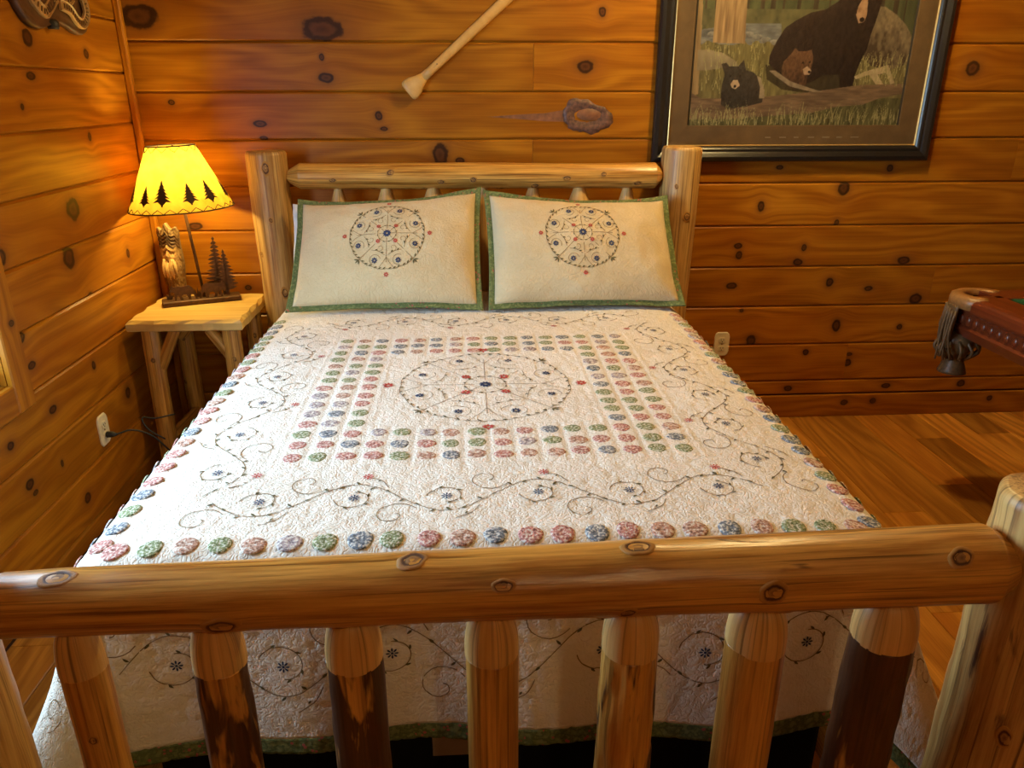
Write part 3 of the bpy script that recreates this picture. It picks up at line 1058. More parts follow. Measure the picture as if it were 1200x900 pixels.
qm = lambda s, t: quilt_pos(s, t, .0012)
vl, lf, fb, fr = Emb(), Emb(), Emb(), Emb()
vine((.60, .72), (.60, 1.90), .060, .197, vl, lf)
vine((-.60, 1.90), (-.60, .72), .060, .197, vl, lf)
vine((.57, 1.93), (-.57, 1.93), .058, .19, vl, lf)
vine((-.55, .66), (.55, .66), .055, .183, vl, lf)
TF = TY+RHO*pi/2
vine((.70, TF+.155), (-.70, TF+.155), .070, .20, vl, lf, dens=.04)
vine((-.86-.06, 1.95), (-.86-.06, .70), .060, .20, vl, lf)
vine((.86+.06, .70), (.86+.06, 1.95), .060, .20, vl, lf)
medallion((0, 1.30), .245, vl, lf, fb, fr, 1.06, .75)
for k in range(3):   # free curls on the hanging corner
    for sg in (-1, 1):
        vl.line(spiral((sg*(.84+.06*k), TF+.03+.05*k), .04, .008, 1.2*k, 1.2*k+sg*7, 26))
vl.build('vine_embroidery', qm, M['vine'], quilt, 'brown stitched scrolling vines')
lf.build('leaf_embroidery', lambda s, t: quilt_pos(s, t, .0016), M['leaf'], quilt, 'olive stitched leaves')
fb.build('blue_flower_embroidery', lambda s, t: quilt_pos(s, t, .0018), M['bluethread'], quilt)
fr.build('red_flower_embroidery', lambda s, t: quilt_pos(s, t, .0018), M['redthread'], quilt)


def flower_mesh(mat):
    V, Fc = [], []
    for k in range(8):
        a = 2*pi*k/8
        c_, s_ = cos(a), sin(a)
        q = [(.2, 0, .9), (.5, .13, 1.1), (.82, .15, 1.1), (1, 0, .8), (.82, -.15, 1.1), (.5, -.13, 1.1)]
        b = len(V)
        V += [(r*c_-w*s_, r*s_+w*c_, h*.12) for r, w, h in q]
        Fc.append(list(range(b, b+6)))
    b = len(V)
    V += [(.22*cos(j*pi/4), .22*sin(j*pi/4), .12) for j in range(8)]
    Fc.append(list(range(b, b+8)))
    return mesh_from('embroidered_flower', np.array(V)*(.0125, .0125, .012), Fc, mat, False)


FM = {'blue': flower_mesh(M['bluethread']), 'red': flower_mesh(M['redthread'])}
flowers += [((.86, TF+.16), 'blue'), ((-.84, TF+.17), 'blue')]
for (c, k) in flowers:
    p, ex, ey, n = quilt_frame(c[0], c[1])
    rot = Matrix((Vector(ex), Vector(np.cross(n, ex)), Vector(n))).transposed().to_quaternion()
    put('embroidered_flower', FM[k], quilt, p+n*.0032, rot)

# ---- white sheet showing below the quilt hem at the foot
n = 60
V = []
for j in range(n):
    x = -.70+1.40*j/(n-1)
    for z in (.45, .38, .298+.012*sin(x*6+1.2)):
        V.append((x, -2.124-.002*sin(x*23), z))
Fc = [[j*3+i, j*3+i+1, (j+1)*3+i+1, (j+1)*3+i] for j in range(n-1) for i in range(2)]
o = mk('bed_sheet', V, Fc, M['sheet'], None)
o.modifiers.new('thickness', 'SOLIDIFY').thickness = .003
tag(o, 'white sheet edge peeking out below the green quilt hem at the foot', 'sheet')


# ================================================================== pillows
def pillow(name, corners, label, cat, group, cover_mat, tf=.09, tb=.035, flange=.022, medal=None, sag=.036, seed=0, border=True):
    """corners BL, BR, TR, TL (world). Front bulges towards the viewer"""
    BL, BR, TR, TL = [np.array(c, float) for c in corners]
    N = 61
    u = np.linspace(-1, 1, N)
    U, Vv = np.meshgrid(u, u, indexing='xy')
    nrm = np.cross(BR-BL, TL-BL); nrm /= np.linalg.norm(nrm)
    up = (TL+TR-BL-BR); up /= np.linalg.norm(up)
    rt = (BR-BL)/np.linalg.norm(BR-BL)
    hw, hh = np.linalg.norm(BR-BL)/2, np.linalg.norm((TL+TR)/2-(BL+BR)/2)/2
    fu, fv = 1-flange/hw, 1-flange/hh

    def base(U, Vv):
        a, b = (U+1)/2, (Vv+1)/2
        p = ((1-a)*(1-b))[..., None]*BL+(a*(1-b))[..., None]*BR+(a*b)[..., None]*TR+((1-a)*b)[..., None]*TL
        p = p-up*(sag*(1-U**2)*np.clip(Vv, 0, 1)**2)[..., None]+up*(sag*.35*(1-U**2)*np.clip(-Vv, 0, 1)**2)[..., None]
        p = p-rt*(sag*.3*(1-Vv**2)*np.sign(U)*U**2)[..., None]
        return p

    def thick(U, Vv):
        x, y = np.clip(np.abs(U)/fu, 0, 1), np.clip(np.abs(Vv)/fv, 0, 1)
        f = np.clip((1-x**2.4)*(1-y**2.4), 0, 1)**.55
        return f

    def wr(U, Vv):
        # soft folds radiating near corners plus fine quilting
        w = .006*noise3(U*3+seed, Vv*2.2, 0, seed)+.0022*noise3(U*11+seed, Vv*8, 0, seed+1)+.0012*noise3(U*30, Vv*22, seed, 3)
        return w

    def front(U, Vv, lift=0.0):
        U, Vv = np.asarray(U, float), np.asarray(Vv, float)
        f = thick(U, Vv)
        edge = .006*noise3(U*4+seed, Vv*4, 1, seed+4)
        return base(U, Vv)+nrm*(f*tf+wr(U, Vv)*np.clip(f*2, 0.15, 1)+edge*(1-f)+.003+lift)[..., None]

    def back(U, Vv):
        f = thick(U, Vv)
        edge = .006*noise3(U*4+seed, Vv*4, 1, seed+4)
        return base(U, Vv)-nrm*(f*tb-edge*(1-f)+.001)[..., None]

    root = thing(name, tuple((BL+BR)/2), label, cat, group)
    if border:
        inner = np.abs(u) <= 2
        us = np.concatenate([np.linspace(-fu, fu, N)])
        vs = np.linspace(-fv, fv, N)
    else:
        us = vs = u
    Ui, Vi = np.meshgrid(us, vs, indexing='xy')
    Pf = np.stack([Ui*hw, Vi*hh, 0*Ui+seed], -1).reshape(-1, 3)
    A = front(Ui, Vi).reshape(-1, 3); B = back(Ui, Vi).reshape(-1, 3)
    g = grid_faces(N, N)
    Fc = [q for q in g]+[[N*N+i for i in q[::-1]] for q in g]
    rim = [j for j in range(N)]+[i*N+N-1 for i in range(1, N)]+[(N-1)*N+j for j in range(N-2, -1, -1)]+[i*N for i in range(N-2, 0, -1)]
    for i in range(len(rim)):
        a, b = rim[i], rim[(i+1) % len(rim)]
        Fc.append([b, a, N*N+a, N*N+b])
    mk('cover', np.vstack([A, B]), Fc, cover_mat, root, True, np.vstack([Pf, Pf+(0, 0, 3)]))
    if border:
        # flat flange around the cover
        V, Pb, m = [], [], 4*(N-1)
        for k in range(5):
            f = k/4
            for e in rim:
                i, j = divmod(e, N)
                uu = us[j]+(np.sign(us[j])*(1-fu) if abs(abs(us[j])-fu) < 1e-6 else us[j]*(1/fu-1))*f
                vv = vs[i]+(np.sign(vs[i])*(1-fv) if abs(abs(vs[i])-fv) < 1e-6 else vs[i]*(1/fv-1))*f
                V.append((uu, vv)); Pb.append((uu*hw, vv*hh, seed))
        V = np.array(V)
        W = np.vstack([front(V[:, 0], V[:, 1], .0015), back(V[:, 0], V[:, 1])])
        Fb = grid_faces(5, m, True)
        nn = len(V)
        Fb = Fb+[[nn+i for i in q[::-1]] for q in Fb]
        for j in range(m):
            k = (j+1) % m
            Fb.append([4*m+j, 4*m+k, nn+4*m+k, nn+4*m+j])
        o = mk('border', W, Fb, M['hem'], root, True, np.array(Pb+Pb))
        o['label'] = 'green floral flange'
    if medal:
        c, R = medal
        vl, lf, fb, fr = Emb(), Emb(), Emb(), Emb()
        medallion((0, 0), R, vl, lf, fb, fr, 1.0, 1.12)
        fm = lambda lift: (lambda a, b: front(c[0]+a/hw, c[1]+b/hh, lift))
        vl.build('vine_embroidery', fm(.0015), M['vine'], root)
        lf.build('leaf_embroidery', fm(.0020), M['leaf'], root)
        fb.build('blue_flower_embroidery', fm(.0024), M['bluethread'], root)
        fr.build('red_flower_embroidery', fm(.0024), M['redthread'], root)
    return root


ZB = .712
pillow('bed_pillow', [(-.735, -.42, ZB), (-.02, -.42, ZB), (-.02, -.20, 1.10), (-.735, -.20, 1.065)],
       'plain white pillow tucked behind the left embroidered sham', 'pillow', None, M['sheet'], .02, .05, seed=5, border=False)
pillow('bed_pillow', [(.06, -.42, ZB), (.74, -.42, ZB), (.735, -.20, 1.05), (.06, -.20, 1.07)],
       'plain white pillow hidden behind the right embroidered sham', 'pillow', None, M['sheet'], .02, .05, seed=6, border=False)
pillow('pillow_sham', [(-.725, -.545, ZB), (.012, -.545, ZB), (.016, -.235, 1.13), (-.705, -.235, 1.085)],
       'cream embroidered pillow sham on the left, beside the lamp', 'pillow', 'embroidered pillow shams', M['sham'], medal=((.02, .08), .145), seed=1)
pillow('pillow_sham', [(.030, -.555, ZB), (.785, -.545, ZB), (.765, -.235, 1.09), (.022, -.245, 1.12)],
       'cream embroidered pillow sham on the right, below the bear picture', 'pillow', 'embroidered pillow shams', M['sham'], medal=((-.02, .10), .145), seed=2)

# ================================================================== nightstand
NZ = .665
ns = thing('nightstand', (-1.13, -.28, 0), 'small log nightstand with thick pale slab top beside the bed', 'nightstand')
t = NT('pale_slab_wood')
P = t.attr('P').outputs['Vector']
gn = t.noise(t.vec('MULTIPLY', P, (3.0, 60.0, 20.0)), 1.0, 4)
t.bsdf(t.ramp(gn, [(.3, (.74, .50, .17, 1)), (.7, (.58, .35, .09, 1))]).outputs[0], .45, .4, bump=gn, bump_strength=.15)
M['slab'] = t.m
# chiselled outline of the slab: wavy edge
out = []
x0, x1, y0, y1 = -1.352, -.915, -.465, -.045
rs2 = random.Random(5)
for (ax, ay), (bx, by) in (((x0, y0), (x1, y0)), ((x1, y0), (x1, y1)), ((x1, y1), (x0, y1)), ((x0, y1), (x0, y0))):
    for k in range(12):
        f = k/12
        out.append((ax+(bx-ax)*f+rs2.uniform(-.002, .002), ay+(by-ay)*f+rs2.uniform(-.003, .003)))
m = len(out)
cx, cy = (x0+x1)/2, (y0+y1)/2
V = []
for z, ins in ((NZ-.042, .004), (NZ-.038, 0.0), (NZ-.012, 0.0), (NZ, .011)):
    for k, (a, b) in enumerate(out):
        w = ins*(1+.5*sin(k*1.9)) if z == NZ else ins
        V.append((a+np.sign(cx-a)*w if abs(a-cx) > .19 else a, b+np.sign(cy-b)*w if abs(b-cy) > .19 else b, z))
Fc = grid_faces(4, m, True)+[list(range(m))[::-1], list(range(3*m, 4*m))]
V = np.array(V)
mk('top', V, Fc, M['slab'], ns, False, V-(cx, cy, 0))
LG = [((-1.29, -.42, .0), (-1.285, -.41, NZ-.035), .034), ((-1.265, -.12, .0), (-1.27, -.12, NZ-.035), .034),
      ((-.975, -.41, .0), (-.975, -.41, NZ-.035), .034), ((-.975, -.10, 0), (-.975, -.10, NZ-.035), .034)]
for i, (a, b, r) in enumerate(LG):
    log('leg', a, b, r*1.05, r, ns, M['log'], 80+i, .08, (('round', .01), ('flat', .004)), [(.5, .2, .011), (.3, -.5, .010)], .25, 40, 28)
for i, (a, b) in enumerate((((-1.275, -.41, .45), (-1.19, -.41, NZ-.05)), ((-.985, -.41, .50), (-1.06, -.41, NZ-.05)), ((-1.28, -.14, .50), (-1.18, -.14, NZ-.05)))):
    log('brace', a, b, .024, .022, ns, M['log'], 90+i, .08, (('round', .006), ('round', .006)), [], .2, 20, 20)
log('stretcher', (-1.27, -.40, .16), (-1.26, -.13, .16), .022, .022, ns, M['log'], 95, .05)
log('stretcher', (-.975, -.39, .16), (-.975, -.12, .16), .022, .022, ns, M['log'], 96, .05)

# ================================================================== table lamp
LB = np.array((-1.150, -.185, NZ))
ld = np.array((.93, .367, 0)); lq = np.array((-.367, .93, 0))     # along and across the base slab
lamp = thing('table_lamp', tuple(LB), 'rustic bear and pine tree table lamp with glowing parchment shade', 'lamp')
lw = lambda u, v, d: LB+ld*u+lq*d+np.array((0, 0, v))
Vb, Fb = box(-.152, .152, -.040, .036, 0, .022, .004)
mk('base', np.array([lw(v[0], v[2], v[1]) for v in Vb]), Fb, M['iron'], lamp, False)
stem_top = np.array((-1.166, -.205, 1.13))
mk('stem', *tube([lw(.012, .02, 0), stem_top], .0060, 10), M['iron'], lamp)
SC = np.array((-1.165, -.205, 1.053)); SH, SR0, SR1 = .236, .195, .088
TILT = np.array(Matrix.Rotation(radians(-2.2), 3, 'Y'))
shw = lambda r, a, z: SC+TILT@np.array((r*cos(a), r*sin(a), z))
mr = lambda z: SR0+(SR1-SR0)*z/SH
m, n = 64, 14
V = np.array([shw(mr(SH*i/(n-1))*(1+.006*sin(16*2*pi*j/m)), 2*pi*j/m, SH*i/(n-1)) for i in range(n) for j in range(m)])
t = NT('parchment_shade')
co = t.n('ShaderNodeTexCoord').outputs['Object']
nn = t.noise(co, 22.0, 4)
colr = t.ramp(nn, [(.3, (.46, .255, .026, 1)), (.7, (.60, .36, .045, 1))]).outputs[0]
a_ = t.n('ShaderNodeBsdfTranslucent'); t.set(a_.inputs[0], colr)
b_ = t.n('ShaderNodeBsdfDiffuse'); t.set(b_.inputs[0], colr)
mx = t.n('ShaderNodeMixShader', {0: 0.35})
t.set(mx.inputs[1], a_.outputs[0]); t.set(mx.inputs[2], b_.outputs[0])
t.t.links.new(mx.outputs[0], t.out.inputs[0])
M['shade'] = t.m
shade = mk('shade', V, grid_faces(n, m, True), M['shade'], lamp)


def on_shade(pts, lift=.0016):
    return np.array([shw(mr(z)+lift, a, z) for a, z in pts])


# leather lacing zigzags at both rims
for z0, amp, k in ((.010, .008, 26), (SH-.012, .009, 14)):
    pts = [(2*pi*i/(k*8), z0+amp*(abs(((i/8.0) % 1)*2-1)*2-1)) for i in range(k*8+1)]
    mk('lacing', *tube(on_shade(pts, .002), .0014, 5), M['print'], shade)
for z0 in (.001, SH-.001):
    mk('rim_binding', *tube(on_shade([(2*pi*i/64, z0) for i in range(65)], .0), .0028, 6), M['print'], shade)
# pine tree prints
TREE = [(0, 1)]
for i in range(6):
    w, y = .14+.145*i, .86-.135*i
    TREE += [(w, y-.03), (w*.45, y+.0)]
TREE += [(.08, .05), (.08, 0)]
TREE = TREE+[(-x, y) for x, y in TREE[1:]][::-1]


def tree_print(a, h, w):
    c = (0, .45)
    ring = [(x*w, y*h) for x, y in TREE]
    pts = [(a+x/(mr(.03+y)), .028+y) for x, y in ring]
    W = on_shade(pts)
    k = len(ring)
    Fc = [list(range(k))]
    o = mk('tree_print', W, Fc, M['print'], shade, False)
    o.modifiers.new('thickness', 'SOLIDIFY').thickness = .0006


for a, h, w in ((-2.02, .075, .032), (-1.60, .095, .040), (-1.02, .080, .036), (-.55, .085, .038), (0.1, .08, .036), (.75, .09, .04), (1.4, .08, .036), (2.1, .09, .04), (2.8, .08, .036), (-2.6, .09, .04)):
    tree_print(a, h, w)
# spider and finial hardware
mk('finial', *lathe([(.004, 0), (.004, .03), (.010, .036), (.010, .05), (.003, .06)], 12, tuple(stem_top+(0, 0, .10))), M['brass'], lamp)
sp_parts = []
for k in range(3):
    a = 2*pi*k/3+.4
    sp_parts.append(tube([SC+TILT@np.array((0, 0, SH-.02)), shw(SR1-.001, a, SH-.004)], .0015, 5))
mk('spider', *join(*sp_parts), M['brass'], lamp)
mk('socket', *lathe([(.014, 0), (.017, .005), (.017, .05), (.012, .055)], 16, tuple(stem_top-(0, 0, .06))), M['brass'], lamp)
t = NT('lamp_bulb_glow')
em = t.n('ShaderNodeEmission', {'Color': (1.0, .62, .22, 1), 'Strength': 12.0})
t.t.links.new(em.outputs[0], t.out.inputs[0])
M['bulbglow'] = t.m
mk('bulb', *lathe([(.012, 0), (.022, .02), (.028, .042), (.022, .062), (.006, .07)], 16, tuple(stem_top-(0, 0, .005))), M['bulbglow'], lamp)
pl = point_light('lamp_bulb_light', (0, 0, 0), 42, (1.0, 0.80, 0.27), 0.034)
pl.parent = lamp
pl.location = Vector(stem_top+np.array((0, 0, .036))-LB)


# metal cut-out trees and bears
def cut(name, poly, d, th=.004, holes=None):
    V, Fc = prism(poly, d-th/2, d+th/2, lw)
    return mk(name, V, Fc, M['iron'], lamp, False)


def fir(u0, h, w, d, tiers, v0=.020):
    root_parts = [prism([(u0-.006, v0), (u0+.006, v0), (u0+.0035, v0+h*.55), (u0, v0+h), (u0-.0035, v0+h*.55)], d-.002, d+.002, lw)]
    rs3 = random.Random(int(u0*1000))
    for i in range(tiers):
        f = i/(tiers-1)
        y = v0+h*(.16+.78*f)
        hw = w*(1-f)**.8+.006
        for sg in (-1, 1):
            k = hw*rs3.uniform(.8, 1.1)
            root_parts.append(prism([(u0, y+.010), (u0+sg*k*.5, y+.004+.004*(1-f)), (u0+sg*k, y+rs3.uniform(-.004, .004)), (u0+sg*k*.55, y-.006), (u0, y-.007)][::sg], d-.002, d+.002, lw))
    V, Fc = join(*root_parts)
    o = mk('tree_cutout', V, Fc, M['iron'], lamp, False)
    return o


fir(.075, .250, .046, .012, 13)
fir(.106, .195, .042, -.008, 11)
BEAR = [(-1, .0), (-.86, .0), (-.74, .18), (-.66, .30), (-.52, .34), (-.44, .20), (-.48, .04), (-.34, .0), (-.24, .02), (-.26, .12), (-.12, .30), (.12, .32), (.26, .24), (.22, .10), (.12, .04),
        (.24, .0), (.36, .0), (.44, .14), (.52, .30), (.62, .30), (.74, .0), (.88, .0), (.84, .12), (.80, .32), (.84, .46), (1.0, .50), (1.14, .46), (1.20, .52), (1.08, .66), (1.0, .76),
        (.94, .84), (.86, .76), (.70, .74), (.50, .78), (.2, .74), (-.1, .78), (-.4, .80), (-.62, .68), (-.74, .50), (-.84, .30), (-.94, .12)]
for u0, sc, d, fl in ((-.062, .056, -.020, -1), (.040, .058, -.022, 1)):
    p = [(u0+fl*x*sc*.85, .020+y*sc*1.35) for x, y in BEAR]
    if fl < 0: p = p[::-1]
    cut('bear_cutout', p, d)
for u0, h in ((-.012, .05), (.004, .038), (.098, .04), (-.12, .03)):     # small grass tufts
    cut('grass_cutout', [(u0-.010, .02), (u0-.003, .02), (u0, .02), (u0+.010, .02), (u0+.012, .02+h*.7), (u0+.004, .034), (u0+.001, .02+h), (u0-.003, .034), (u0-.012, .02+h*.8)], .006)

# ================================================================== carved wood spirit behind the lamp
CX, CY = -1.282, -.085
carv = thing('wood_carving', (CX, CY, NZ), 'carved bark slab with bearded old man face behind the lamp base', 'carving')


def carve_front():
    n_u, n_v = 41, 81
    V, Pv = [], []
    for i in range(n_v):
        v = i/(n_v-1)
        for j in range(n_u):
            u = j/(n_u-1)*2-1
            hw = .037+.009*v-.003*sin(v*9)
            z = v*(.288+.022*(1-abs(u))-.018*abs(sin(u*4.2)))
            d = .030*sqrt(max(0, 1-u*u))
            fu, fv = u*1.0, (v-.62)/.17
            face = math.exp(-(fu*1.5)**2-(fv)**2)
            d += .010*face
            d += .020*math.exp(-(u*6.5)**2-((v-.60)/.055)**2)          # nose
            d += .010*math.exp(-(u*2.6)**2-((v-.70)/.022)**2)          # brow
            for sg in (-1, 1):
                d -= .016*math.exp(-((u-sg*.30)*6)**2-((v-.665)/.020)**2)  # eyes
                d += .006*math.exp(-((u-sg*.38)*5)**2-((v-.60)/.03)**2)    # cheeks
            d += .006*math.exp(-(u*3.2)**2-((v-.535)/.018)**2)         # moustache
            if .28 < v < .54:
                k = 1-abs((v-.41)/.13)
                d += .012*k*math.exp(-(u*1.3)**2)*(1+.45*sin(u*26+v*20))
            if .74 < v < .93:
                d += .006*(sin(v*120+u*10))*math.exp(-(u*1.1)**2)       # hair
            d += .004*float(noise3(u*9, v*30, .2, 3))*(1.0 if v < .3 or v > .92 or abs(u) > .75 else .25)
            V.append((CX+u*hw-.006*v, CY-d+.01, NZ+max(z, 0.0)))
            Pv.append((u, v, 0))
    return V, grid_faces(n_v, n_u), Pv, n_u, n_v


V, Fc, Pv, n_u, n_v = carve_front()
B = len(V)
back = [(x, CY+.022, z) for x, y, z in V]
rim = list(range(n_u))+[i*n_u+n_u-1 for i in range(1, n_v)]+[(n_v-1)*n_u+j for j in range(n_u-2, -1, -1)]+[i*n_u for i in range(n_v-2, 0, -1)]
bi = {e: B+q for q, e in enumerate(rim)}
V2 = V+[back[e] for e in rim]
for q in range(len(rim)):
    a, b = rim[q], rim[(q+1) % len(rim)]
    Fc.append([b, a, bi[a], bi[b]])
Fc.append([bi[e] for e in rim])
t = NT('carved_cottonwood_bark')
P = t.attr('P').outputs['Vector']
s = t.n('ShaderNodeSeparateXYZ', {0: P})
u_, v_ = s.outputs[0], s.outputs[1]
core = t.math('EXPONENT', t.math('MULTIPLY', t.math('ADD', t.math('POWER', t.math('ABSOLUTE', t.math('MULTIPLY', u_, 1.25)), 4.0), t.math('POWER', t.math('ABSOLUTE', t.math('DIVIDE', t.math('SUBTRACT', v_, .52), .26)), 4.0)), -1.0))
nz_ = t.noise(t.vec('MULTIPLY', P, (9, 26, 1)), 1.0, 4)
barkc = t.ramp(nz_, [(.3, (.10, .05, .018, 1)), (.7, (.30, .17, .06, 1))]).outputs[0]
facec = t.ramp(nz_, [(.3, (.30, .13, .035, 1)), (.7, (.66, .40, .14, 1))]).outputs[0]
hair = t.math('MULTIPLY', t.math('GREATER_THAN', v_, .735), t.math('LESS_THAN', v_, .90))
col = t.mix(core, barkc, facec)
col = t.mix(t.math('MULTIPLY', hair, .7), col, (.055, .018, .007, 1))
t.bsdf(col, .6, .3, bump=nz_, bump_strength=.5, bump_dist=.004)
mk('bark_slab', V2, Fc, t.m, carv, True, Pv+[(1, .1, 0)]*len(rim))
bparts = []
for k in range(9):
    u0 = (k-4)/4*.024
    z1, z0 = NZ+.158+.01*cos(k), NZ+.078+.012*abs(k-4)/4+.006*((k*5) % 3)
    bparts.append(tube(smooth_path([(CX+u0*.8, CY-.034, z1), (CX+u0*1.05+.003*sin(k*2), CY-.044, (z0+z1)/2), (CX+u0*1.1+.004*sin(k*3), CY-.036, z0)], 9),
                       [.0055, .0065, .007, .0068, .006, .005, .004, .0028, .0012], 6))
mk('beard', *join(*bparts), plain('pale_carved_wood', (.60, .37, .13), .6, scale=80), carv)

# ================================================================== paddle on the back wall
pad = thing('canoe_paddle', (-.25, -.02, 1.48), 'pale wooden canoe paddle hung diagonally on the back wall', 'paddle')
p0 = np.array((-.268, 1.482)); p1 = np.array((.115, 1.805))
pd_ = (p1-p0)/np.linalg.norm(p1-p0); pn = np.array((-pd_[1], pd_[0]))
pw = lambda u, v, d: (p0[0]+pd_[0]*u+pn[0]*v, d, p0[1]+pd_[1]*u+pn[1]*v)


def paddle_loft(prof):
    V, m = [], 14
    for u, w, th, c in prof:
        for j in range(m):
            a = 2*pi*j/m
            V.append(pw(u, c+w*cos(a), -.022+th*sin(a)))
    Fc = grid_faces(len(prof), m, True)+[list(range(m))[::-1], [(len(prof)-1)*m+j for j in range(m)]]
    return np.array(V), [f[::-1] for f in Fc]


t = NT('bare_paddle_wood')
co = t.n('ShaderNodeTexCoord').outputs['Object']
gn = t.noise(t.vec('MULTIPLY', co, (25, 25, 25)), 1.0, 3)
t.bsdf(t.ramp(gn, [(.3, (.66, .38, .11, 1)), (.7, (.56, .29, .07, 1))]).outputs[0], .45, .4)
mk('grip', *paddle_loft([(-.006, .030, .008, 0), (0, .040, .011, 0), (.012, .043, .012, 0), (.035, .038, .013, 0), (.06, .026, .014, 0), (.085, .018, .015, 0)]), t.m, pad)
mk('shaft', *paddle_loft([(.08, .0185, .015, 0), (.12, .0165, .0155, 0), (.3, .0185, .016, 0), (.62, .021, .017, 0), (.70, .020, .015, 0)]), t.m, pad)
mk('blade', *paddle_loft([(.69, .020, .015, 0), (.75, .034, .011, 0), (.83, .058, .008, 0), (.95, .070, .006, 0), (1.06, .068, .005, 0), (1.12, .052, .004, 0), (1.135, .03, .003, 0)]), t.m, pad)
mk('screw', *lathe([(.003, 0), (.003, .002), (.001, .003)], 8, (pw(.155, 0, 0)[0], -.0385, pw(.155, 0, 0)[2])), M['slot'], pad)

# ================================================================== framed bear picture
FX0, FX1, FZ0, FZ1 = .742, 1.946, 1.203, 2.175
pic = thing('framed_picture', ((FX0+FX1)/2, -.02, FZ0), 'black framed print of mother bear and cubs on the back wall', 'picture')


def frame_side(x0, x1, z0, z1, w, prof, mat, name, parent):
    """four mitred sides; prof = [(inset, depth)] from outer to inner edge"""
    cs = [(x0, z0, 1, 1), (x1, z0, -1, 1), (x1, z1, -1, -1), (x0, z1, 1, -1)]
    for k in range(4):
        a, b = cs[k], cs[(k+1) % 4]
        V = []
        for c in (a, b):
            for ins, d in prof:
                V.append((c[0]+c[2]*ins, d, c[1]+c[3]*ins))
        q = len(prof)
        Fc = [[i, i+1, q+i+1, q+i] for i in range(q-1)]+[[q-1, 0, q, 2*q-1]]
        Fc = Fc+[list(range(q))[::-1], list(range(q, 2*q))]
        mk(name, V, Fc, mat, parent, False)


frame_side(FX0, FX1, FZ0, FZ1, .07, [(0, -.003), (0, -.026), (.006, -.034), (.020, -.037), (.034, -.030), (.040, -.026), (.050, -.028), (.056, -.024), (.062, -.018), (.062, -.003)], M['black'], 'frame_side', pic)
frame_side(FX0+.062, FX1-.062, FZ0+.062, FZ1-.062, .006, [(0, -.003), (0, -.019), (.003, -.021), (.006, -.017), (.006, -.003)], M['gold'], 'gold_fillet', pic)
t = NT('brown_mat_board')
co = t.n('ShaderNodeTexCoord').outputs['Object']
nn = t.noise(t.vec('MULTIPLY', co, (14, 14, 14)), 1.0, 4)
t.bsdf(t.ramp(nn, [(.3, srgb(92, 70, 44)), (.7, srgb(112, 86, 54))]).outputs[0], .7, .2)
AX0, AX1, AZ0, AZ1 = .895, 1.793, 1.349, 2.03
frame_side(FX0+.067, FX1-.067, FZ0+.067, FZ1-.067, .08, [(0, -.004), (0, -.012), (.0765, -.012), (.079, -.007), (.079, -.004)], t.m, 'mat_board', pic)
frame_side(AX0-.006, AX1+.006, AZ0-.006, AZ1+.006, .006, [(0, -.004), (0, -.0095), (.006, -.0075), (.006, -.004)], M['slot'], 'inner_fillet', pic)
POLY = {'trunk': [(.067, .69), (.072, .403), (.072, .317), (.205, .314), (.199, .404), (.192, .69)],
        'ltrunk': [(-.015, .69), (-.003, .115), (.028, .123), (.011, .69)],
        'water': [(.006, .364), (.013, .286), (.355, .318), (.346, .389), (.196, .388)],
        'bear': [(.312, .238), (.312, .27), (.336, .326), (.365, .374), (.406, .401), (.463, .429), (.523, .441), (.571, .472), (.60, .52), (.615, .55), (.61, .575), (.63, .59), (.65, .57), (.70, .575), (.725, .595), (.745, .58), (.735, .55), (.75, .507), (.747, .453), (.738, .407), (.725, .351), (.717, .295), (.698, .247), (.684, .198), (.681, .157), (.701, .123), (.646, .119), (.622, .157), (.615, .198), (.552, .198), (.51, .173), (.467, .157), (.41, .173), (.342, .214)],
        'bearsn': [(.65, .422), (.655, .455), (.668, .48), (.690, .478), (.695, .422), (.686, .395), (.665, .391)],
        'rock': [(.704, .263), (.713, .319), (.728, .383), (.738, .453), (.765, .453), (.819, .423), (.867, .384), (.897, .344), (.9, .296), (.9, .239), (.822, .214), (.746, .231)],
        'rock2': [(.013, .29), (.057, .292), (.12, .278), (.177, .246), (.189, .214), (.117, .222), (.055, .213), (.015, .213)],
        'cub2': [(.369, .214), (.373, .246), (.401, .275), (.415, .299), (.432, .285), (.462, .286), (.484, .292), (.497, .263), (.494, .222), (.479, .198), (.481, .157), (.433, .14), (.384, .165)],
        'cub2sn': [(.458, .218), (.475, .23), (.495, .214), (.489, .196), (.466, .198)],
        'cub1': [(.127, .082), (.124, .156), (.133, .197), (.115, .238), (.135, .242), (.150, .228), (.187, .230), (.207, .254), (.221, .214), (.253, .206), (.283, .181), (.301, .14), (.303, .09), (.232, .073), (.16, .065)],
        'cub1sn': [(.161, .161), (.171, .177), (.189, .177), (.2, .156), (.184, .142), (.168, .147)],
        'log': [(-.009, .132), (.038, .107), (.129, .105), (.291, .111), (.345, .115), (.516, .132), (.704, .157), (.9, .163), (.9, .123), (.805, .107), (.736, .081), (.626, .073), (.519, .048), (.319, .035), (.155, .023), (-.008, .023)],
        'branch': [(.315, .214), (.342, .214), (.41, .173), (.505, .144), (.553, .132), (.507, .132), (.413, .152), (.344, .193)],
        'branch2': [(.68, .19), (.723, .21), (.818, .235), (.859, .165), (.841, .161), (.815, .206), (.78, .198), (.809, .161), (.777, .161), (.743, .198), (.691, .18)],
        'branch3': [(.268, .193), (.287, .185), (.306, .14), (.31, .107), (.287, .107), (.287, .148)]}


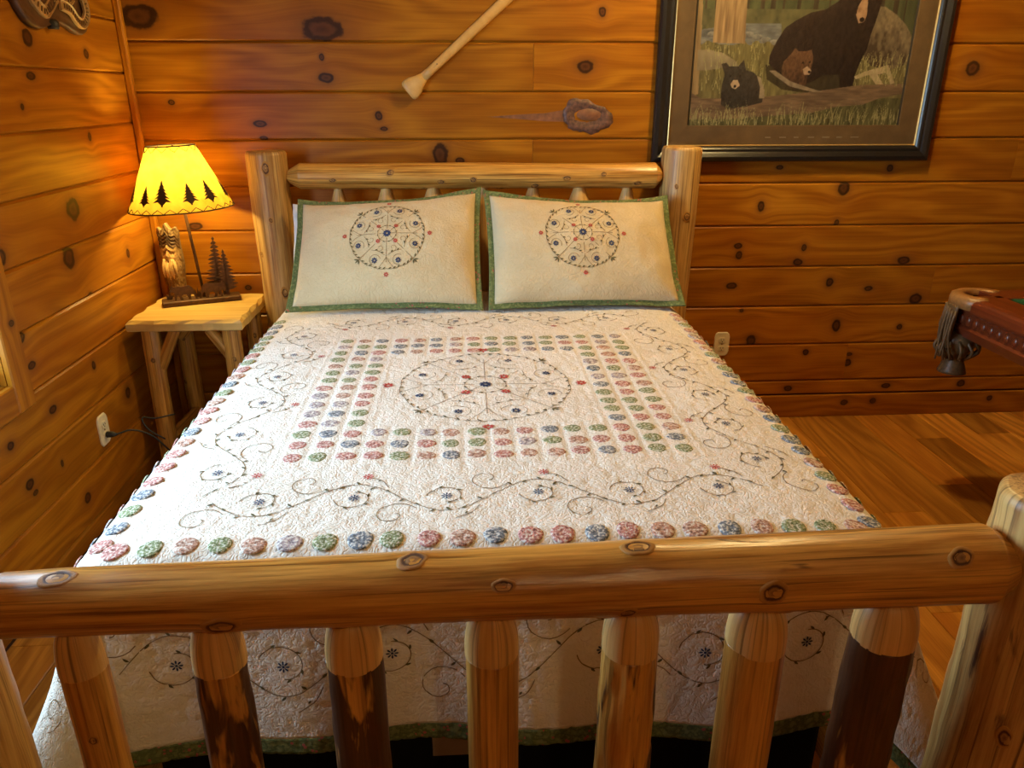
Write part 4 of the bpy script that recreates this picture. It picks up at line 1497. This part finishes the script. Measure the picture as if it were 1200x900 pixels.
def inside(poly, x, y):
    r = np.zeros(x.shape, bool)
    n = len(poly)
    for i in range(n):
        (x0, y0), (x1, y1) = poly[i], poly[(i+1) % n]
        if y0 == y1: continue
        c = ((y0 > y) != (y1 > y)) & (x < (x1-x0)*(y-y0)/(y1-y0)+x0)
        r ^= c
    return r


NU, NV = 400, 300
uu, vv = np.meshgrid(np.linspace(0, AX1-AX0, NU), np.linspace(0, AZ1-AZ0, NV), indexing='xy')
img = np.zeros((NV, NU, 3))
rgb = lambda *c: np.array(srgb(*c)[:3])
fbm = lambda sx, sy, sd: noise3(uu*sx, vv*sy, .3, sd)*.6+noise3(uu*sx*2.3, vv*sy*2.3, .7, sd+1)*.4


def paint(mask, c0, c1, tex):
    k = np.clip(tex*.5+.5, 0, 1)[..., None]
    img[mask] = ((1-k)*c0+k*c1)[mask]


paint(np.ones_like(uu, bool), rgb(40, 42, 28), rgb(92, 92, 58), fbm(30, 8, 1))
for k in range(16):      # far tree stems
    x = .03+.055*k+.012*sin(k*5)
    paint((np.abs(uu-x) < .004+.003*(k % 3)) & (vv > .33), rgb(30, 24, 18), rgb(82, 66, 46), fbm(90, 8, 2))
paint((vv < .44) & (vv > .33) & (uu < .62), rgb(62, 60, 40), rgb(104, 96, 62), fbm(40, 30, 3))
paint(inside(POLY['water'], uu, vv), rgb(62, 62, 62), rgb(128, 124, 118), fbm(26, 70, 4))
for k in range(9):
    cx_, cz_ = .03+.037*k, .318+.03*((k*7) % 4)/3
    paint(((uu-cx_)/.022)**2+((vv-cz_)/.011)**2 < 1, rgb(74, 70, 66), rgb(138, 130, 120), fbm(60, 60, 40+k)+(vv-cz_)*60)
grass = vv < .315+.01*noise3(uu*40, 0, 0, 2)
paint(grass, rgb(58, 52, 30), rgb(132, 118, 72), fbm(80, 18, 5))
paint((vv < .105) & grass, rgb(40, 38, 24), rgb(104, 98, 58), fbm(90, 20, 35))
paint(inside(POLY['trunk'], uu, vv), rgb(92, 68, 46), rgb(176, 142, 98), fbm(110, 8, 6))
paint(inside(POLY['ltrunk'], uu, vv), rgb(112, 88, 58), rgb(160, 130, 88), fbm(100, 8, 7))
paint(inside(POLY['rock'], uu, vv), rgb(66, 52, 38), rgb(150, 130, 98), fbm(60, 40, 8)*.8+(uu*.8+vv-1.08)*5)
paint(inside(POLY['rock2'], uu, vv), rgb(96, 82, 62), rgb(150, 132, 102), fbm(26, 22, 9)+(vv-.25)*9)
paint(inside([(.30, .235), (.62, .215), (.64, .135), (.5, .125), (.38, .14), (.31, .18)], uu, vv), rgb(34, 28, 20), rgb(66, 56, 36), fbm(70, 30, 30))
bm = inside(POLY['bear'], uu, vv)
top_ = np.interp(uu[0], [.31, .336, .365, .406, .463, .523, .571, .61], [.27, .326, .374, .401, .429, .441, .472, .56])[None, :]-vv
paint(bm, rgb(18, 12, 10), rgb(64, 47, 37), fbm(150, 70, 10)*.8+(vv-.36)*1.6-(uu-.5)*1.0+np.clip(.5-np.abs(top_)*18, 0, 1)*.6-.25)
paint(inside(POLY['bearsn'], uu, vv), rgb(120, 88, 62), rgb(168, 130, 98), fbm(50, 50, 11))
paint((uu-.677)**2+((vv-.404)*1.2)**2 < .0105**2, rgb(20, 14, 12), rgb(36, 26, 22), fbm(50, 50, 1))
for ex, ey in ((.652, .492), (.703, .492)):
    paint((uu-ex)**2+(vv-ey)**2 < .0055**2, rgb(14, 10, 8), rgb(30, 20, 14), fbm(50, 50, 1))
paint(inside(POLY['log'], uu, vv), rgb(66, 48, 36), rgb(136, 108, 80), fbm(16, 90, 12))
paint(inside(POLY['branch2'], uu, vv), rgb(132, 112, 82), rgb(184, 160, 122), fbm(60, 60, 13))
paint(inside(POLY['cub2'], uu, vv), rgb(44, 28, 20), rgb(110, 76, 50), fbm(150, 80, 14)+(vv-.22)*8)
paint(inside(POLY['cub2sn'], uu, vv), rgb(130, 100, 78), rgb(176, 146, 116), fbm(60, 60, 15))
paint((uu-.487)**2+(vv-.208)**2 < .006**2, rgb(20, 14, 12), rgb(30, 22, 18), fbm(50, 50, 1))
for ex, ey in ((.456, .243), (.484, .245)):
    paint((uu-ex)**2+(vv-ey)**2 < .004**2, rgb(14, 10, 8), rgb(24, 16, 12), fbm(50, 50, 1))
paint(inside(POLY['branch'], uu, vv), rgb(96, 80, 62), rgb(150, 130, 104), fbm(60, 60, 16))
paint(inside(POLY['cub1'], uu, vv), rgb(26, 22, 19), rgb(70, 62, 52), fbm(150, 80, 17)+(vv-.16)*4)
paint(inside(POLY['cub1sn'], uu, vv), rgb(150, 122, 92), rgb(190, 160, 126), fbm(60, 60, 18))
paint((uu-.180)**2+(vv-.152)**2 < .006**2, rgb(20, 14, 12), rgb(30, 22, 18), fbm(50, 50, 1))
for ex, ey in ((.158, .192), (.198, .192)):
    paint((uu-ex)**2+(vv-ey)**2 < .004**2, rgb(14, 10, 8), rgb(24, 16, 12), fbm(50, 50, 1))
paint(inside(POLY['branch3'], uu, vv), rgb(110, 92, 70), rgb(160, 138, 108), fbm(60, 60, 19))
rg = random.Random(3)
for k in range(420):     # grass blades
    if k < 230: gx, gy, gh = rg.uniform(0, .9), rg.uniform(-.01, .03), rg.uniform(.025, .075)
    elif k < 330: gx, gy, gh = rg.uniform(.04, .31), rg.uniform(.12, .30), rg.uniform(.02, .05)
    else: gx, gy, gh = rg.uniform(.69, .9), rg.uniform(.15, .26), rg.uniform(.02, .05)
    ln = rg.uniform(-.4, .4)
    f = np.clip((vv-gy)/gh, 0, 1)
    ms = (vv > gy) & (vv < gy+gh) & (np.abs(uu-gx-ln*gh*f*f) < .0016*(1.1-f))
    if k >= 230: ms &= ~(bm | inside(POLY['cub1'], uu, vv) | inside(POLY['cub2'], uu, vv))
    c = rg.uniform(.7, 1.1)
    img[ms] = rgb(150, 138, 92)*c
V = np.stack([AX0+uu, np.full_like(uu, -.0065), AZ0+vv], -1).reshape(-1, 3)
art = mk('art_print', V, grid_faces(NV, NU), None, pic, False)
ca = art.data.color_attributes.new('print_colour', 'FLOAT_COLOR', 'POINT')
ca.data.foreach_set('color', np.concatenate([img, np.ones((NV, NU, 1))], -1).astype(np.float32).ravel())
t = NT('printed_paper')
t.bsdf(t.attr('print_colour').outputs['Color'], .7, .2)
art.data.materials.append(t.m)
mk('paper_backing', *box(AX0-.08, AX1+.08, -.0040, -.002, AZ0-.08, AZ1+.08), M['slot'], pic, False)
mk('glass', *box(FX0+.063, FX1-.063, -.0165, -.0145, FZ0+.063, FZ1-.063), M['glass'], pic, False)
# faint caption printed on the mat
cp = []
for k, w in enumerate((.030, .036, .026, .034, .040, .030, .044)):
    x = 1.225+k*.062
    cp.append(box(x, x+w*.8, -.0126, -.0121, 1.298, 1.3025))
o = mk('caption', *join(*cp), plain('faded_gilt_print', (.22, .16, .09), .6), pic, False)
o['kind'] = 'stuff'

# ================================================================== carved plaque on the left wall
plq = thing('wall_plaque', (XL, -.53, 1.65), 'dark carved wooden plaque with curling ribbon on the left wall', 'plaque')
pq = lambda u, v, d: (XL+d, u, v)
ol = smooth_path([(-.52, 2.05), (-.66, 2.02), (-.74, 1.96), (-.765, 1.85), (-.755, 1.75), (-.71, 1.685), (-.64, 1.664), (-.585, 1.672), (-.55, 1.683), (-.51, 1.690), (-.455, 1.682),
                  (-.40, 1.667), (-.35, 1.664), (-.315, 1.69), (-.305, 1.76), (-.30, 1.86), (-.33, 1.97), (-.41, 2.03), (-.52, 2.05)], 90)[:-1]
M['plaque'] = plain('dark_stained_carving', (.085, .036, .012), .45, var=.3, scale=30)
M['ribbon'] = plain('gilded_brown_ribbon', (.36, .20, .065), .5, var=.25, scale=40)
cu, cv = -.53, 1.86
V = []
for ins, d in ((1.0, .0), (1.0, .016), (.975, .026), (.93, .020), (.86, .024)):
    for a, b in ol: V.append(pq(cu+(a-cu)*ins, cv+(b-cv)*ins, d))
m = len(ol)
Fc = grid_faces(5, m, True)+[list(range(m))[::-1], list(range(4*m, 5*m))]
mk('shield', V, Fc, M['plaque'], plq, True)


def ribbon(path, w, d0, name):
    pts = smooth_path(path, 60)
    dd = np.gradient(pts, axis=0); dd /= np.linalg.norm(dd, axis=1, keepdims=True)
    nn = np.stack([-dd[:, 1], dd[:, 0]], 1)
    V = []
    sec = [(-1, 0), (-1, .008), (-.8, .011), (-.62, .007), (.62, .007), (.8, .011), (1, .008), (1, 0)]
    for i, (p, q) in enumerate(zip(pts, nn)):
        for f, h in sec: V.append(pq(*(p+q*f*w/2), d0+h+.004*sin(i/59*9)))
    Fc = grid_faces(60, 8)+[list(range(8))[::-1], [59*8+j for j in range(8)]]
    o = mk(name, V, Fc, M['ribbon'], plq, False)
    br = []
    for i in range(4, 56, 3):       # carved ridges across the band
        p, q, t_ = pts[i], nn[i], dd[i]
        h = d0+.004*sin(i/59*9)
        br.append(prism([tuple(p-q*w*.20-t_*.0022), tuple(p-q*w*.20+t_*.0022), tuple(p+q*w*.20+t_*.0022), tuple(p+q*w*.20-t_*.0022)], h+.006, h+.0095, pq))
    x = mk('carved_ridges', *join(*br), M['plaque'], o, False); x['kind'] = 'stuff'


ribbon([(-.70, 1.80), (-.66, 1.745), (-.60, 1.715), (-.55, 1.735), (-.50, 1.768), (-.44, 1.765), (-.40, 1.78)], .040, .020, 'ribbon')
ribbon([(-.50, 1.745), (-.45, 1.735), (-.40, 1.708), (-.355, 1.70), (-.33, 1.73), (-.335, 1.78)], .036, .026, 'ribbon')
ribbon([(-.70, 1.93), (-.60, 1.96), (-.50, 1.93), (-.40, 1.95), (-.35, 1.90)], .036, .020, 'ribbon')
mk('peg', *lathe([(.016, 0), (.018, .008), (.018, .02), (.012, .028)], 14, (XL+.022, -.555, 1.668)), M['slot'], plq)

# ================================================================== outlets, cord


def outlet(name, mapf, label):
    r = thing(name, tuple(mapf(0, -.058, 0)), label, 'outlet', 'ivory wall outlets')
    out = []
    for k in range(24):
        a = 2*pi*k/24
        out.append((math.copysign(min(abs(cos(a))*1.25, 1), cos(a))*.036, math.copysign(min(abs(sin(a))*1.2, 1), sin(a))*.058))
    V = [mapf(u*s, v*s, d) for s, d in ((1, 0), (1, .003), (.94, .006)) for u, v in out]
    Fc = grid_faces(3, 24, True)+[list(range(24))[::-1], list(range(48, 72))]
    mk('cover_plate', V, Fc, M['ivory'], r, False)
    for cv in (-.02, .02):
        p = [(.0165*cos(2*pi*k/20), cv+max(-.0125, min(.0125, .0165*sin(2*pi*k/20)))) for k in range(20)]
        so = mk('socket', *prism(p, .006, .0085, mapf), M['ivory'], r, False)
        for du in (-.006, .006):
            mk('slot', *prism([(du-.0012, cv-.002), (du+.0012, cv-.002), (du+.0012, cv+.006), (du-.0012, cv+.006)], .0084, .0092, mapf), M['slot'], so, False)
        mk('slot', *prism([(.0025*cos(2*pi*k/8), cv-.007+.0025*sin(2*pi*k/8)) for k in range(8)], .0084, .0092, mapf), M['slot'], so, False)
    mk('screw', *prism([(.003*cos(2*pi*k/8), .003*sin(2*pi*k/8)) for k in range(8)], .006, .0075, mapf), M['brass'], r, False)


OY, OZ = -.735, .34
outlet('wall_outlet', lambda u, v, d: (XL+d, OY-u, OZ+v), 'ivory outlet on the left wall with black plug in it')
outlet('wall_outlet', lambda u, v, d: (1.135+u, -d, .378+v), 'ivory outlet on the back wall right of the bed')
cord = thing('power_cord', (XL+.03, OY, OZ-.02), 'black lamp cord plugged into the outlet beside the nightstand', 'cord')
mk('plug', *tube([(XL+.0095, OY, OZ-.02), (XL+.012, OY, OZ-.02), (XL+.03, OY, OZ-.02), (XL+.045, OY, OZ-.02)], [.010, .012, .011, .005], 10), M['rubber'], cord)
path = smooth_path([(XL+.043, OY, OZ-.02), (XL+.09, OY+.03, OZ-.018), (XL+.15, OY+.05, OZ-.055), (XL+.20, OY+.10, OZ-.16), (XL+.20, OY+.25, OZ-.25), (XL+.14, -.30, .04), (XL+.07, -.12, .02),
                    (XL+.045, -.02, .30), (XL+.034, -.020, .60), (XL+.032, -.022, .654)], 120)
mk('cable', *tube(path, .0032, 8), M['rubber'], cord)
path = smooth_path([(XL+.18, OY+.20, OZ-.03), (XL+.13, OY+.14, OZ-.02), (XL+.10, OY+.10, OZ+.0), (XL+.12, OY+.085, OZ-.04), (XL+.17, OY+.10, OZ-.09)], 40)
mk('cable', *tube(path, .003, 8), M['rubber'], cord)

# ================================================================== pool table
t = NT('mahogany')
co = t.n('ShaderNodeTexCoord').outputs['Object']
gn = t.noise(t.vec('MULTIPLY', co, (40, 3, 40)), 1.0, 4)
t.bsdf(t.ramp(gn, [(.3, (.150, .030, .008, 1)), (.7, (.085, .016, .005, 1))]).outputs[0], .28, .5, bump=gn, bump_strength=.05)
M['mahog'] = t.m
M['felt'] = plain('dark_green_felt', (.010, .060, .030), .95, .1, scale=400)
M['leather'] = plain('brown_leather', (.105, .058, .022), .45, .4, var=.3, scale=90)
M['castor'] = plain('tan_leather_pocket_top', (.27, .125, .035), .4, .5, var=.2, scale=90)
PX0, PX1, PY1, PY0, PZ = 1.705, 3.07, -.700, -3.10, .80
pt = thing('pool_table', ((PX0+PX1)/2, (PY0+PY1)/2, 0), 'dark mahogany pool table corner with green felt and fringed leather pocket', 'pool table')


def rail_sweep(p, q, inward, name='rail'):
    """rail cross-section swept from p to q; inward = unit vector towards the felt"""
    p, q, iw = np.array(p, float), np.array(q, float), np.array(inward, float)
    sec = [(0, .765), (0, .785), (.004, .795), (.012, .802), (.03, .806), (.13, .806), (.136, .803), (.136, .765)]
    V = [b+iw*u+np.array((0, 0, z)) for b in (p, q) for u, z in sec]
    k = len(sec)
    Fc = [[i, (i+1) % k, k+(i+1) % k, k+i] for i in range(k)]+[list(range(k))[::-1], list(range(k, 2*k))]
    r = mk(name, V, Fc, M['mahog'], pt, False)
    cs = [(.136, .768), (.136, .803), (.150, .803), (.176, .799), (.184, .794), (.170, .768)]
    V = [b+iw*u+np.array((0, 0, z)) for b in (p, q) for u, z in cs]
    k = len(cs)
    Fc = [[i, (i+1) % k, k+(i+1) % k, k+i] for i in range(k)]+[list(range(k))[::-1], list(range(k, 2*k))]
    mk('cushion', V, Fc, M['felt'], pt, False)
    return r


cr = .105
ym = (PY0+PY1)/2
r1 = rail_sweep((PX0, ym-.08-0, 0), (PX0, PY0+cr, 0), (1, 0, 0))
r2 = rail_sweep((PX0, PY1-cr, 0), (PX0, ym+.08, 0), (1, 0, 0))
rail_sweep((PX1, PY1-cr, 0), (PX1, ym+.08, 0), (-1, 0, 0))
rail_sweep((PX1, ym-.08, 0), (PX1, PY0+cr, 0), (-1, 0, 0))
rail_sweep((PX0+cr, PY1, 0), (PX1-cr, PY1, 0), (0, -1, 0))
rail_sweep((PX0+cr, PY0, 0), (PX1-cr, PY0, 0), (0, 1, 0))
mk('playing_surface', *box(PX0+.10, PX1-.10, PY0+.10, PY1-.10, .74, .768, .002), M['felt'], pt, False)
# diamond sights inlaid in the near rail
for k in range(7):
    y = PY1-.50-.29*k
    V = [(PX0+.07+dx, y+dy, .8066) for dx, dy in ((-.007, 0), (0, -.013), (.007, 0), (0, .013))]
    V += [(x, y_, .8052) for x, y_, _ in V]
    mk('sight', V, [[0, 1, 2, 3], [0, 4, 5, 1], [1, 5, 6, 2], [2, 6, 7, 3], [3, 7, 4, 0]], M['ivory'], r2, False)


def apron(p, q, iw, n_carv, name='apron'):
    p, q, iw = np.array(p, float), np.array(q, float), np.array(iw, float)
    sec = [(.012, .766), (.012, .752), (.018, .745), (.018, .700), (.010, .692), (.014, .684), (.030, .655), (.050, .652), (.060, .766)]
    V = [b+iw*u+np.array((0, 0, z)) for b in (p, q) for u, z in sec]
    k = len(sec)
    Fc = [[i, (i+1) % k, k+(i+1) % k, k+i] for i in range(k)]+[list(range(k))[::-1], list(range(k, 2*k))]
    a = mk(name, V, Fc, M['mahog'], pt, False)
    if n_carv:
        Vd, Fd = [], []
        prof = [(1, 0), (.9, .5), (.55, .9), (0, 1)]
        for r_, h in prof:
            for j in range(10):
                w = 2*pi*j/10
                Vd.append((r_*cos(w), r_*sin(w), h))
        md = mesh_from('carved_oval', np.array(Vd), grid_faces(4, 10, True), M['mahog'])
        L = np.linalg.norm(q-p); d = (q-p)/L
        rot = Matrix((Vector(d), Vector(np.cross(-iw, d)), Vector(-iw))).transposed().to_quaternion()
        for j in range(n_carv):
            o = put('carved_oval', md, a, p+d*(L*(j+.5)/n_carv)+iw*.0185+np.array((0, 0, .722)), rot)
            o.scale = (.0135, .019, .008)
    return a


apron((PX0, PY1-.07, 0), (PX0, PY0+.07, 0), (1, 0, 0), 56)
apron((PX1, PY1-.07, 0), (PX1, PY0+.07, 0), (-1, 0, 0), 0)
apron((PX0+.07, PY1, 0), (PX1-.07, PY1, 0), (0, -1, 0), 0)
apron((PX0+.07, PY0, 0), (PX1-.07, PY0, 0), (0, 1, 0), 0)


def table_leg(cx, cy):
    prof = [(.060, 0), (.078, .006), (.080, .03), (.066, .05), (.058, .07), (.058, .34), (.066, .352), (.105, .358), (.108, .385), (.098, .392), (.110, .44), (.140, .56), (.165, .655)]
    V = []
    for r, z in prof:
        for j in range(16):
            a = 2*pi*(j+.5)/16
            sq = 1/max(abs(cos(a)), abs(sin(a)))
            k = r*min(sq, 1.22)
            V.append((cx+k*cos(a), cy+k*sin(a), z))
    Fc = grid_faces(len(prof), 16, True)+[list(range(16))[::-1], list(range((len(prof)-1)*16, len(prof)*16))]
    mk('leg', V, Fc, M['mahog'], pt, False)


for lx in (PX0+.35, PX1-.35):
    for ly in (PY1-.30, PY0+.30):
        table_leg(lx, ly)


def pocket(px, py, dx, dy):
    """leather corner pocket: saddle on top, pouch with fringe below; (dx, dy) points out of the table"""
    d = np.array((dx, dy, 0))/sqrt(2); n_ = np.array((-dy, dx, 0))/sqrt(2)
    c = np.array((px, py, 0))-d*.075
    # saddle ring
    V = []
    kk = 24
    for i in range(kk+1):
        a = -pi*.62+2*pi*.62*i/kk
        dirv = cos(a)*d+sin(a)*n_
        for r, z in ((.058, .790), (.058, .806), (.066, .811), (.088, .810), (.100, .803), (.103, .790), (.103, .766), (.092, .762)):
            V.append(c+dirv*r*(1.0 if abs(a) < 1.2 else 1.05)+np.array((0, 0, z)))
    Fc = [f[::-1] for f in grid_faces(kk+1, 8)]+[list(range(8)), [kk*8+j for j in range(8)][::-1]]
    root = mk('pocket', V, Fc, M['castor'], pt, True)
    # leather shield hanging at the corner
    V = []
    nz, na = 16, 17
    for i in range(nz):
        f = i/(nz-1)
        z = .772-.175*f
        hw = 1.05*(1-.35*f**2)
        for j in range(na):
            a = (j/(na-1)*2-1)*hw
            r = .098+.006*sin(j*2.1)*f-.02*f*f
            V.append(c+(cos(a)*d+sin(a)*n_)*r+np.array((0, 0, z)))
    o = mk('shield', V, grid_faces(nz, na), M['leather'], root)
    o.modifiers.new('thickness', 'SOLIDIFY').thickness = .005
    # fringe straps
    rr = random.Random(int(px*100+py*10))
    for k in range(15):
        a = -1.0+2.0*k/14
        b = c+(cos(a)*d+sin(a)*n_)*.104
        tip = c+(cos(a)*d+sin(a)*n_)*(.085+rr.uniform(-.02, .035))
        z1 = .768-rr.uniform(0, .03)
        z0 = .585-rr.uniform(-.02, .03)
        pts = smooth_path([b+np.array((0, 0, z1)), b+(d*rr.uniform(0, .012))+np.array((0, 0, (z0+z1)/2)), tip+np.array((0, 0, z0))], 8)
        mk('fringe_strap', *tube(pts, np.linspace(.0055, .0035, 8), 5), M['leather'], root)
    # pouch below the hole: knotted net and bell-shaped end
    V, Fc = lathe([(.050, .66), (.060, .63), (.052, .60), (.036, .575), (.030, .560), (.036, .545), (.046, .515), (.050, .505), (.046, .503), (.010, .51)], 18, tuple(c+d*.045), True)
    V[:, :2] += np.random.RandomState(2).uniform(-.002, .002, (len(V), 2))
    mk('pouch', V, Fc, M['leather'], root)
    for k in range(12):
        a = 2*pi*k/12
        q = c+d*.045
        pts = smooth_path([q+np.array((.052*cos(a), .052*sin(a), .635)), q+np.array((.075*cos(a+.15), .075*sin(a+.15), .600)), q+np.array((.040*cos(a+.3), .040*sin(a+.3), .562))], 8)
        mk('net_strap', *tube(pts, .006, 5), M['leather'], root)


pocket(PX0+.03, PY1-.03, -1, 1)
pocket(PX0+.03, PY0+.03, -1, -1)
pocket(PX1-.03, PY1-.03, 1, 1)
pocket(PX1-.03, PY0+.03, 1, -1)
